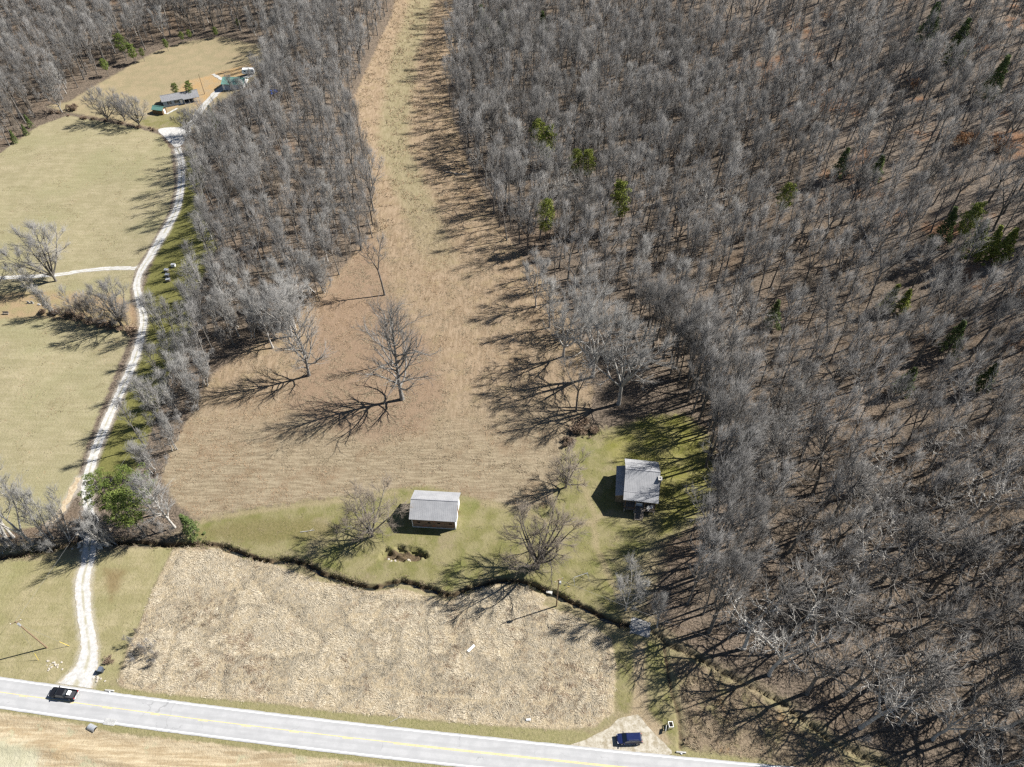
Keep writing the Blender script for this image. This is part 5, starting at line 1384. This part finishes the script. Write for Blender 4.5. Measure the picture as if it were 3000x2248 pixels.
# ------------------------------------------------------------------ vehicles (local x forward)
def wheel_set(e, xs_, yw, r):
    for x in xs_:
        for sy in (-1, 1):
            w_ = MB().tube((x, sy * (yw - .12), r), (x, sy * (yw + .12), r), r, None, 18).build("wheel", TYRE, e)
            MB().tube((x, sy * (yw + .121), r), (x, sy * (yw + .135), r), r * .62, r * .55, 14).build("rim", RIM, w_)
def ring(x, hw_, z0, zb, zt, tuck=.9):
    return [(x, -hw_ * .93, z0), (x, -hw_, (z0 + zb) / 2), (x, -hw_, zb), (x, -hw_ * tuck, zt), (x, hw_ * tuck, zt), (x, hw_, zb), (x, hw_, (z0 + zb) / 2), (x, hw_ * .93, z0)]
def cabin(e, x0, x1, x2, x3, hw_, zb, zr, paint, rear_win=True):
    """x0 rear base, x1 rear top, x2 front top, x3 front base"""
    t = .8
    MB().loft([[(x0, -hw_, zb), (x3, -hw_, zb), (x3, hw_, zb), (x0, hw_, zb)], [(x1, -hw_ * t, zr), (x2, -hw_ * t, zr), (x2, hw_ * t, zr), (x1, hw_ * t, zr)]]).build("cab", paint, e)
    rf = MB().loft([[(x1 - .04, -hw_ * t - .02, zr - .01), (x2 + .05, -hw_ * t - .02, zr - .01), (x2 + .05, hw_ * t + .02, zr - .01), (x1 - .04, hw_ * t + .02, zr - .01)], [(x1 + .08, -hw_ * t + .1, zr + .06), (x2 - .1, -hw_ * t + .1, zr + .06), (x2 - .1, hw_ * t - .1, zr + .06), (x1 + .08, hw_ * t - .1, zr + .06)]]).build("roof", paint, e)
    def pane(q, nm):
        n_ = (Vector(q[1]) - Vector(q[0])).cross(Vector(q[3]) - Vector(q[0])).normalized()
        c = sum((Vector(p) for p in q), Vector()) / 4
        if n_.dot(c - Vector(((x0 + x3) / 2, 0, (zb + zr) / 2))) < 0: n_ = -n_
        q = [c + (Vector(p) - c) * .88 for p in q]
        MB().loft([[p + n_ * .004 for p in q], [p + n_ * .02 for p in q]]).build(nm, CGLASS, e)
    pane([(x3, -hw_, zb), (x3, hw_, zb), (x2, hw_ * t, zr), (x2, -hw_ * t, zr)], "windshield")
    pane([(x0, -hw_, zb), (x0, hw_, zb), (x1, hw_ * t, zr), (x1, -hw_ * t, zr)], "rear_window")
    for sy in (-1, 1):
        n = 3 if x3 - x0 > 2.6 else 2
        for k in range(n):
            fa, fb = k / n, (k + 1) / n
            L = lambda f, top: (x1 + (x2 - x1) * f, sy * hw_ * t, zr) if top else (x0 + (x3 - x0) * f, sy * hw_, zb)
            pane([L(fa, 0), L(fb, 0), L(fb, 1), L(fa, 1)], "side_window")
def lights(e, xf, xr, y, zf, zr):
    for sy in (-1, 1):
        MB().box((xf, sy * y, zf), (.12, .34, .18)).build("headlight", WHITE, e); MB().box((xr, sy * y, zr), (.1, .16, .4)).build("taillight", REDL, e)
def mirrors(e, x, y, z, paint):
    for sy in (-1, 1): MB().box((x, sy * (y + .14), z), (.14, .26, .18)).build("mirror", paint, e)
def pickup():
    p = np.array(W2(191, 2036)); q = np.array(W2(120, 2026)); d = RT[int(np.argmin(abs(RC[:, 0] - p[0])))]
    a = math.atan2(-d[1], -d[0])
    e = empty("pickup_truck", (p[0], p[1], .065), a); tag(e, "black crew-cab pickup truck with white boxes in its bed, on the road", "truck")
    b = MB().loft([ring(-.75, .98, .45, .95, 1.06), ring(.2, .99, .42, .98, 1.1), ring(1.5, .99, .42, .98, 1.1), ring(2.3, .97, .42, .96, 1.04), ring(2.75, .92, .45, .82, .93), ring(2.85, .86, .48, .7, .8)]).build("body", BLACKP, e, bevel=.03)
    cabin(e, -.85, -.7, .95, 1.6, .94, 1.08, 1.82, BLACKP)
    bd = MB().box((-1.85, 0, .68), (2.1, 1.86, .34)).build("bed", BLACKP, e)
    MB().box((-1.8, 0, .87), (1.9, 1.56, .03)).build("bed_liner", BLINER, bd)
    for sy in (-1, 1): MB().box((-1.85, sy * .88, .98), (2.1, .18, .3)).build("bed_side", BLACKP, bd)
    MB().box((-2.86, 0, .86), (.09, 1.8, .56)).build("tailgate", BLACKP, bd)
    MB().box((-2.98, 0, .55), (.14, 1.84, .18)).build("bumper", CHROME, e); MB().box((2.88, 0, .52), (.12, 1.7, .2)).build("bumper", CHROME, e)
    wheel_set(e, (-1.75, 1.95), .86, .38); lights(e, 2.74, -2.88, .74, .82, .95); mirrors(e, 1.3, .95, 1.2, BLACKP)
    for k, (x, y) in enumerate([(-1.32, -.36), (-1.32, .1)]):
        g = rot2((x, y), (p[0], p[1]), a); o_ = empty("white_box", (g[0], g[1], .065 + .89), a)
        tag(o_, ["white box in the pickup bed on the driver's side of the pair", "white box in the pickup bed beside the cab's middle"][k], "box", "white boxes in the truck bed")
        MB().box((0, 0, .17), (.6, .4, .34)).build("box_body", WHITE, o_, bevel=.02); MB().box((0, 0, .36), (.63, .43, .04)).build("lid", WHITE, o_)
def suv():
    p = np.array(W2(1842, 2168)); a = math.pi + math.radians(1.5)
    e = empty("parked_suv", (p[0], p[1], .06), a); tag(e, "dark blue sport utility vehicle parked on the gravel pull-off", "car")
    MB().loft([ring(-2.45, .9, .45, .9, 1.05), ring(-2.3, .98, .42, .95, 1.1), ring(-1, 1.0, .4, .97, 1.12), ring(1.0, 1.0, .4, .97, 1.12), ring(1.7, .98, .42, .95, 1.05), ring(2.3, .94, .45, .85, .95), ring(2.5, .86, .48, .72, .82)]).build("body", NAVYP, e, bevel=.03)
    cabin(e, -2.42, -2.1, .65, 1.4, .95, 1.1, 1.78, NAVYP)
    for sy in (-1, 1):
        r_ = MB().tube((-1.7, sy * .66, 1.9), (.3, sy * .66, 1.9), .025).build("roof_rail", CHROME, e)
        for x in (-1.6, .2): MB().box((x, sy * .66, 1.85), (.08, .04, .08)).build("rail_foot", CHROME, r_)
        MB().box((0, sy * 1.02, .45), (2.2, .1, .06)).build("running_board", STEEL, e)
    MB().box((-2.5, 0, .6), (.14, 1.8, .28)).build("bumper", NAVYP, e); MB().box((2.5, 0, .55), (.12, 1.6, .24)).build("bumper", NAVYP, e); MB().box((-2.47, 0, .85), (.04, .5, .14)).build("number_plate", WHITE, e)
    wheel_set(e, (-1.5, 1.55), .88, .38); lights(e, 2.35, -2.44, .74, .82, 1.0); mirrors(e, 1.15, .96, 1.2, NAVYP)
pickup(); suv()

# ------------------------------------------------------------------ poles, wires, signs and small things
def pole(px, py, h, lean_xy, label, arms):
    x, y = W2(px, py); z = ht(x, y)
    e = empty("utility_pole", (x, y, z)); tag(e, label, "pole", None)
    tp = Vector((lean_xy[0], lean_xy[1], h))
    MB().tube((0, 0, -.3), tp, .17, .11, 10).build("shaft", POLEM, e)
    if arms:
        c = tp - Vector((0, 0, .35)); ar = MB().box(c, (2.2, .1, .12), .5).build("crossarm", POLEM, e)
        for s_ in (-1, 0, 1):
            q = c + Vector((s_ * .95 * math.cos(.5), s_ * .95 * math.sin(.5), .06)); MB().tube(q, q + Vector((0, 0, .22)), .06, .04, 8).build("insulator", WHITE, ar)
        MB().tube(tp + Vector((.3, -.15, -1.6)), tp + Vector((.3, -.15, -.75)), .24, None, 12).build("transformer", STEEL, e)
    return Vector((x, y, z)) + tp
P1 = pole(138, 1898, 12.2, (-.9, .3), "utility pole leaning on the grass left of the driveway mouth", True)
P2 = pole(1630, 1776, 12.3, (0, 0), "utility pole with transformer at the corner of the reed field", True)
x, y = W2(600, 276); P3 = pole(600, 276, 9.5, (0, 0), "thin utility pole standing on the bare orange bank", False)
def wire(a_, b_, label, sag=1.2):
    pts = [Vector(a_).lerp(Vector(b_), t / 14) - Vector((0, 0, sag * 4 * (t / 14) * (1 - t / 14))) for t in range(15)]
    m = MB()
    for i in range(14): m.tube(pts[i], pts[i + 1], .016, None, 4, False)
    tag(m.build("power_line", WIREM), label, "wire")
wire(P1, (W2(560, 1180)[0], W2(560, 1180)[1], 12), "thin overhead wire running from the leaning pole over the driveway ford")
wire(P2, (70, 50, 12), "thin overhead wire from the transformer pole over the dirt drive")
def guy(a_, px, py, label):
    g = W2(px, py); z = ht(*g); o_ = empty("guy_wire", (g[0], g[1], z)); tag(o_, label, "wire", None); q = Vector((g[0], g[1], z))
    MB().tube((0, 0, 0), Vector(a_) - q, .014, None, 4).build("cable", WIREM, o_); MB().tube((0, 0, .05), (Vector(a_) - q) * .2, .045, None, 6).build("guard", simple("yellow_guard", (.65, .5, .08)), o_)
guy(P1 - Vector((0, 0, 1)), 203, 1893, "guy wire with yellow guard on the driveway side of the leaning pole")
guy(P1 - Vector((0, 0, 1)), 113, 1935, "guy wire with yellow guard on the road side of the leaning pole")
guy(P2 - Vector((0, 0, 1)), 1668, 1720, "guy wire running from the transformer pole to the lawn")

def swing_frame():
    x, y = W2(1700, 1700); e = empty("swing_frame", (x, y, ht(x, y)), .35); tag(e, "bare metal swing frame standing on the lawn by the creek", "swing frame")
    MB().tube((-1.7, 0, 2.4), (1.7, 0, 2.4), .05).build("top_bar", STEEL, e)
    for sx in (-1.7, 1.7):
        for sy in (-.95, .95): MB().tube((sx, 0, 2.4), (sx * 1.12, sy, 0), .045).build("leg", STEEL, e)
        MB().tube((sx * 1.06, -.5, 1.15), (sx * 1.06, .5, 1.15), .03).build("brace", STEEL, e)
swing_frame()
def rock_mesh(seed, r):
    rs = random.Random(seed); import bmesh
    bm = bmesh.new(); bmesh.ops.create_icosphere(bm, subdivisions=1, radius=r)
    for v in bm.verts: v.co = Vector((v.co.x * rs.uniform(.7, 1.25), v.co.y * rs.uniform(.7, 1.25), v.co.z * rs.uniform(.4, .8)))
    me = bpy.data.meshes.new("rock"); bm.to_mesh(me); bm.free(); return me
ROCKS = [rock_mesh(k, .5) for k in range(5)]
PALER = simple("pale_rock", (.42, .38, .32), .95, .1, var=.25, scale=1.5)
for m_ in ROCKS: m_.materials.append(PALER)
def rock_group(name, label, cat, px, py, n, spread, smin, smax, group=None):
    x, y = W2(px, py); e = empty(name, (x, y, ht(x, y))); tag(e, label, cat, group)
    for k in range(n):
        o_ = link("rock", ROCKS[k % 5], e); qx, qy = RND.gauss(0, spread[0]), RND.gauss(0, spread[1]); s_ = RND.uniform(smin, smax)
        o_.location = (qx, qy, ht(x + qx, y + qy) - ht(x, y) + .12 * s_); o_.scale = (s_, s_, s_); o_.rotation_euler = (0, 0, RND.uniform(0, 6.28))
rock_group("rock_pile", "low pile of pale broken rocks in the grass beside the driveway mouth", "rocks", 156, 1950, 20, (1.1, .6), .2, .6)
rock_group("rock_pile", "scattered pale rocks lining the left side of the driveway ford", "rocks", 246, 1575, 34, (.9, 1.8), .5, 1.5)
rock_group("rock_pile", "scattered dark-shaded rocks lining the right side of the driveway ford", "rocks", 296, 1578, 36, (1.1, 1.6), .5, 1.6)
rock_group("rock_pile", "pale stones on the far bank of the hollow by the barn", "rocks", 1190, 1640, 16, (2.2, .3), .3, .7)
rock_group("rock_pile", "few pale stones in the verge right of the driveway mouth", "rocks", 290, 1990, 8, (1.4, .8), .3, .7)
# concrete crossing slab on the creek and its walls
def crossing():
    c = np.array(W2(1873, 1840)); e = empty("concrete_crossing", (c[0], c[1], 0), -.2); tag(e, "worn concrete slab carrying the dirt drive over the creek", "bridge")
    MB().slab([(-1.8, -1.5, .12), (2.1, -1.9, .12), (2.3, 1.6, .12), (-1.6, 2.3, .12)], .3).build("slab", STONE, e)
    for x in (-1.85, 2.25): MB().box((x, .1, -.5), (.3, 3.6, 1.1)).build("abutment", STONE, e)
    MB().tube((-2.2, .2, -.75), (2.6, .2, -.75), .42, None, 14).build("culvert_pipe", STEEL, e)
crossing()
def headwall(px, py, rz, label):
    x, y = W2(px, py); e = empty("culvert_headwall", (x, y, ht(x, y)), rz); tag(e, label, "headwall", "culvert ends beside the road")
    MB().box((0, 0, .05), (1.9, .25, .5)).build("wall", CONC, e); MB().tube((0, .05, -.1), (0, -.35, -.1), .3, None, 14).build("pipe", STEEL, e)
headwall(322, 2024, -.08, "small concrete culvert end below the ditch by the driveway mouth"); headwall(1995, 2205, -.08, "small concrete culvert end by the road near the gravel pull-off")
def end_pipe():
    x, y = W2(268, 2131); e = empty("drain_pipe", (x, y, ht(x, y) - .12), -.15); tag(e, "dark open drain pipe end under the lower road edge", "pipe")
    m = MB(); n = 16
    for r, nm, mt in ((.62, "pipe", STEEL), (.52, "opening", DARKM)): MB().tube((-.6, .1, .05), (1.0 if nm == "pipe" else 1.01, -.25, .05), r, None, n).build(nm, mt, e)
end_pipe()
def grate():
    x, y = W2(322, 2116); e = empty("storm_grate", (x, y, .08), -.12); tag(e, "grey metal storm grate at the lower road edge", "grate")
    MB().box((0, 0, -.1), (2.4, 1.2, .2)).build("frame", CONC, e)
    bm_ = MB().box((0, 0, .03), (.05, 1.1, .05)).mesh("bar", STEEL)
    for k in range(14): link("bar", bm_, e, (-1.1 + .17 * k, 0, 0))
grate()
def bin_():
    x, y = W2(300, 1967); e = empty("trash_bin", (x, y, ht(x, y)), -.1); tag(e, "black wheeled trash bin beside the driveway mouth", "bin")
    MB().loft([[(-.32, -.36, .05), (.32, -.36, .05), (.32, .36, .05), (-.32, .36, .05)], [(-.42, -.48, 1.2), (.42, -.48, 1.2), (.42, .48, 1.2), (-.42, .48, 1.2)]]).build("tub", simple("grey_plastic", (.05, .06, .08), .5), e)
    MB().box((0, 0, 1.25), (.92, 1.06, .09)).build("lid", simple("grey_lid", (.1, .12, .15), .4), e)
    for s_ in (-1, 1): MB().tube((s_ * .36, .42, .14), (s_ * .44, .42, .14), .14, None, 12).build("wheel", TYRE, e)
bin_()
def sign(px, py, label):
    x, y = W2(px, py); e = empty("yard_sign", (x, y, ht(x, y)), 1.25); tag(e, label, "sign")
    MB().box((0, 0, .95), (1.1, .04, .75)).build("panel", WHITE, e)
    for s_ in (-.5, .5): MB().box((s_, .04, .65), (.06, .06, 1.35)).build("post", WHITE, e)
sign(1949, 2139, "white roadside yard sign seen edge on beside the dirt drive")
def frame_box():
    x, y = W2(1963, 2128); e = empty("mailbox_stand", (x, y, ht(x, y)), .05); tag(e, "square white-framed stand in the grass beside the yard sign", "stand")
    for s_ in (-.42, .42):
        MB().box((s_, 0, 1.15), (.09, 1.1, .09)).build("rail", WHITE, e); MB().box((0, s_ * 1.22, 1.15), (.76, .09, .09)).build("rail", WHITE, e)
        for t_ in (-.5, .5): MB().box((s_, t_, .55), (.09, .09, 1.1)).build("leg", WHITE, e)
    MB().box((0, 0, .8), (.6, .8, .5)).build("box", DARKM, e)
frame_box()
def board(px, py, rz, L, label, w=.5):
    x, y = W2(px, py); e = MB().box((0, 0, .32), (L, w, .12), 0, .2).build("white_board", WHITE); e.location = (x, y, ht(x, y)); e.rotation_euler = (0, -.12, rz)
    tag(e, label, "board")
board(1381, 1901, .75, 1.9, "white board lying tilted in the middle of the reed field")
board(1549, 2110, 0, .9, "small white board in the roadside edge of the reed field", .35)
x, y = W2(1610, 1729); b_ = empty("utility_box", (x, y, ht(x, y)), -.3); tag(b_, "small white box beside the creek near the transformer pole", "box"); MB().box((0, 0, .35), (1.3, .7, .7)).build("case", WHITE, b_, bevel=.03); MB().box((0, 0, .72), (1.4, .8, .06)).build("lid", CONC, b_)
for k, (px, py, lb) in enumerate([(509, 781, "pale box at the top of the short row in the grass right of the driveway"), (489, 796, "second weathered box in the short row right of the driveway"), (492, 810, "third weathered box in the short row right of the driveway"), (494, 824, "lowest weathered box in the short row right of the driveway")]):
    x, y = W2(px, py); e = empty("hive_box", (x, y, ht(x, y)), RND.uniform(-.3, .3)); tag(e, lb, "box", "short row of boxes right of the driveway")
    MB().box((0, 0, .5), (1.3, 1.0, .8)).build("case", WHITE if k == 0 else DECK, e); MB().box((0, 0, .94), (1.45, 1.15, .08)).build("lid", STEEL, e)
    for sx in (-.5, .5): MB().box((sx, 0, .06), (.12, .9, .12)).build("foot", DECK, e)
for k, (px, py, lb) in enumerate([(84, 889, "grave marker at the left of the upright pair below the pasture track"), (95, 889, "grave marker at the right of the upright pair below the pasture track"), (115, 894, "low white grave marker left of the hedge row"), (129, 894, "low white grave marker nearest the hedge row")]):
    x, y = W2(px, py); e = empty("grave_marker", (x, y, ht(x, y))); tag(e, lb, "gravestone", "grave markers below the pasture track")
    MB().box((0, 0, .1), (1.0, .5, .2)).build("base", STONE, e); MB().box((0, 0, .55 if k < 2 else .32), (.75, .22, .8 if k < 2 else .36)).build("stone", STONE if k < 2 else WHITE, e, bevel=.04)
x, y = W2(18, 921); e = empty("field_bench", (x, y, ht(x, y))); tag(e, "grey bench by the left edge near the grave markers", "bench"); MB().box((0, 0, .48), (1.9, .5, .08)).build("seat", DECK, e); MB().box((0, .26, .8), (1.9, .07, .5)).build("backrest", DECK, e)
for s_ in (-.8, .8): MB().box((s_, 0, .22), (.12, .5, .44)).build("leg", DECK, e)
def log(px0, py0, px1, py1, r, label):
    a_ = W2(px0, py0); b2 = W2(px1, py1); A_ = Vector((a_[0], a_[1], ht(*a_))); d = Vector((b2[0], b2[1], ht(*b2))) - A_
    e = empty("fallen_branch", A_); tag(e, label, "branch", "fallen branches")
    MB().tube((0, 0, r), d + Vector((0, 0, r)), r, r * .6, 7).build("stem", BARKW, e)
    s_ = d.cross(Vector((0, 0, 1))).normalized()
    for f, q in ((.4, .5), (.7, -.5)): MB().tube(d * f + Vector((0, 0, r)), d * (f + .25) + s_ * q * d.length * .35 + Vector((0, 0, .3)), r * .5, r * .2, 5).build("twig", BARKW, e)
log(880, 1560, 922, 1554, .11, "pale fallen branch on the grass left of the barn"); log(905, 842, 925, 862, .2, "pale broken trunk lying at the tip of the wooded strip")
log(1142, 2117, 1178, 2098, .07, "dead branch in the roadside grass"); log(1305, 505, 1370, 515, .22, "grey fallen tree lying across the wood's shadow on the meadow"); log(2520, 660, 2560, 740, .3, "dark fallen trunk on the right-hand slope")
x, y = W2(802, 272); e = empty("blue_tarp", (x, y, ht(x, y)), .6); tag(e, "blue tarp covering a stack among the trees right of the garage", "tarp"); MB().loft([[(-1.6, -1.1, 0), (1.6, -1.1, 0), (1.6, 1.1, 0), (-1.6, 1.1, 0)], [(-1.4, -.9, 1.3), (1.4, -.8, 1.1), (1.4, .9, 1.2), (-1.4, .8, 1.4)]]).build("sheet", simple("blue_tarp", (.03, .08, .35), .5), e); MB().box((0, 0, .4), (2.4, 1.5, .8)).build("stack", BROWNW, e)
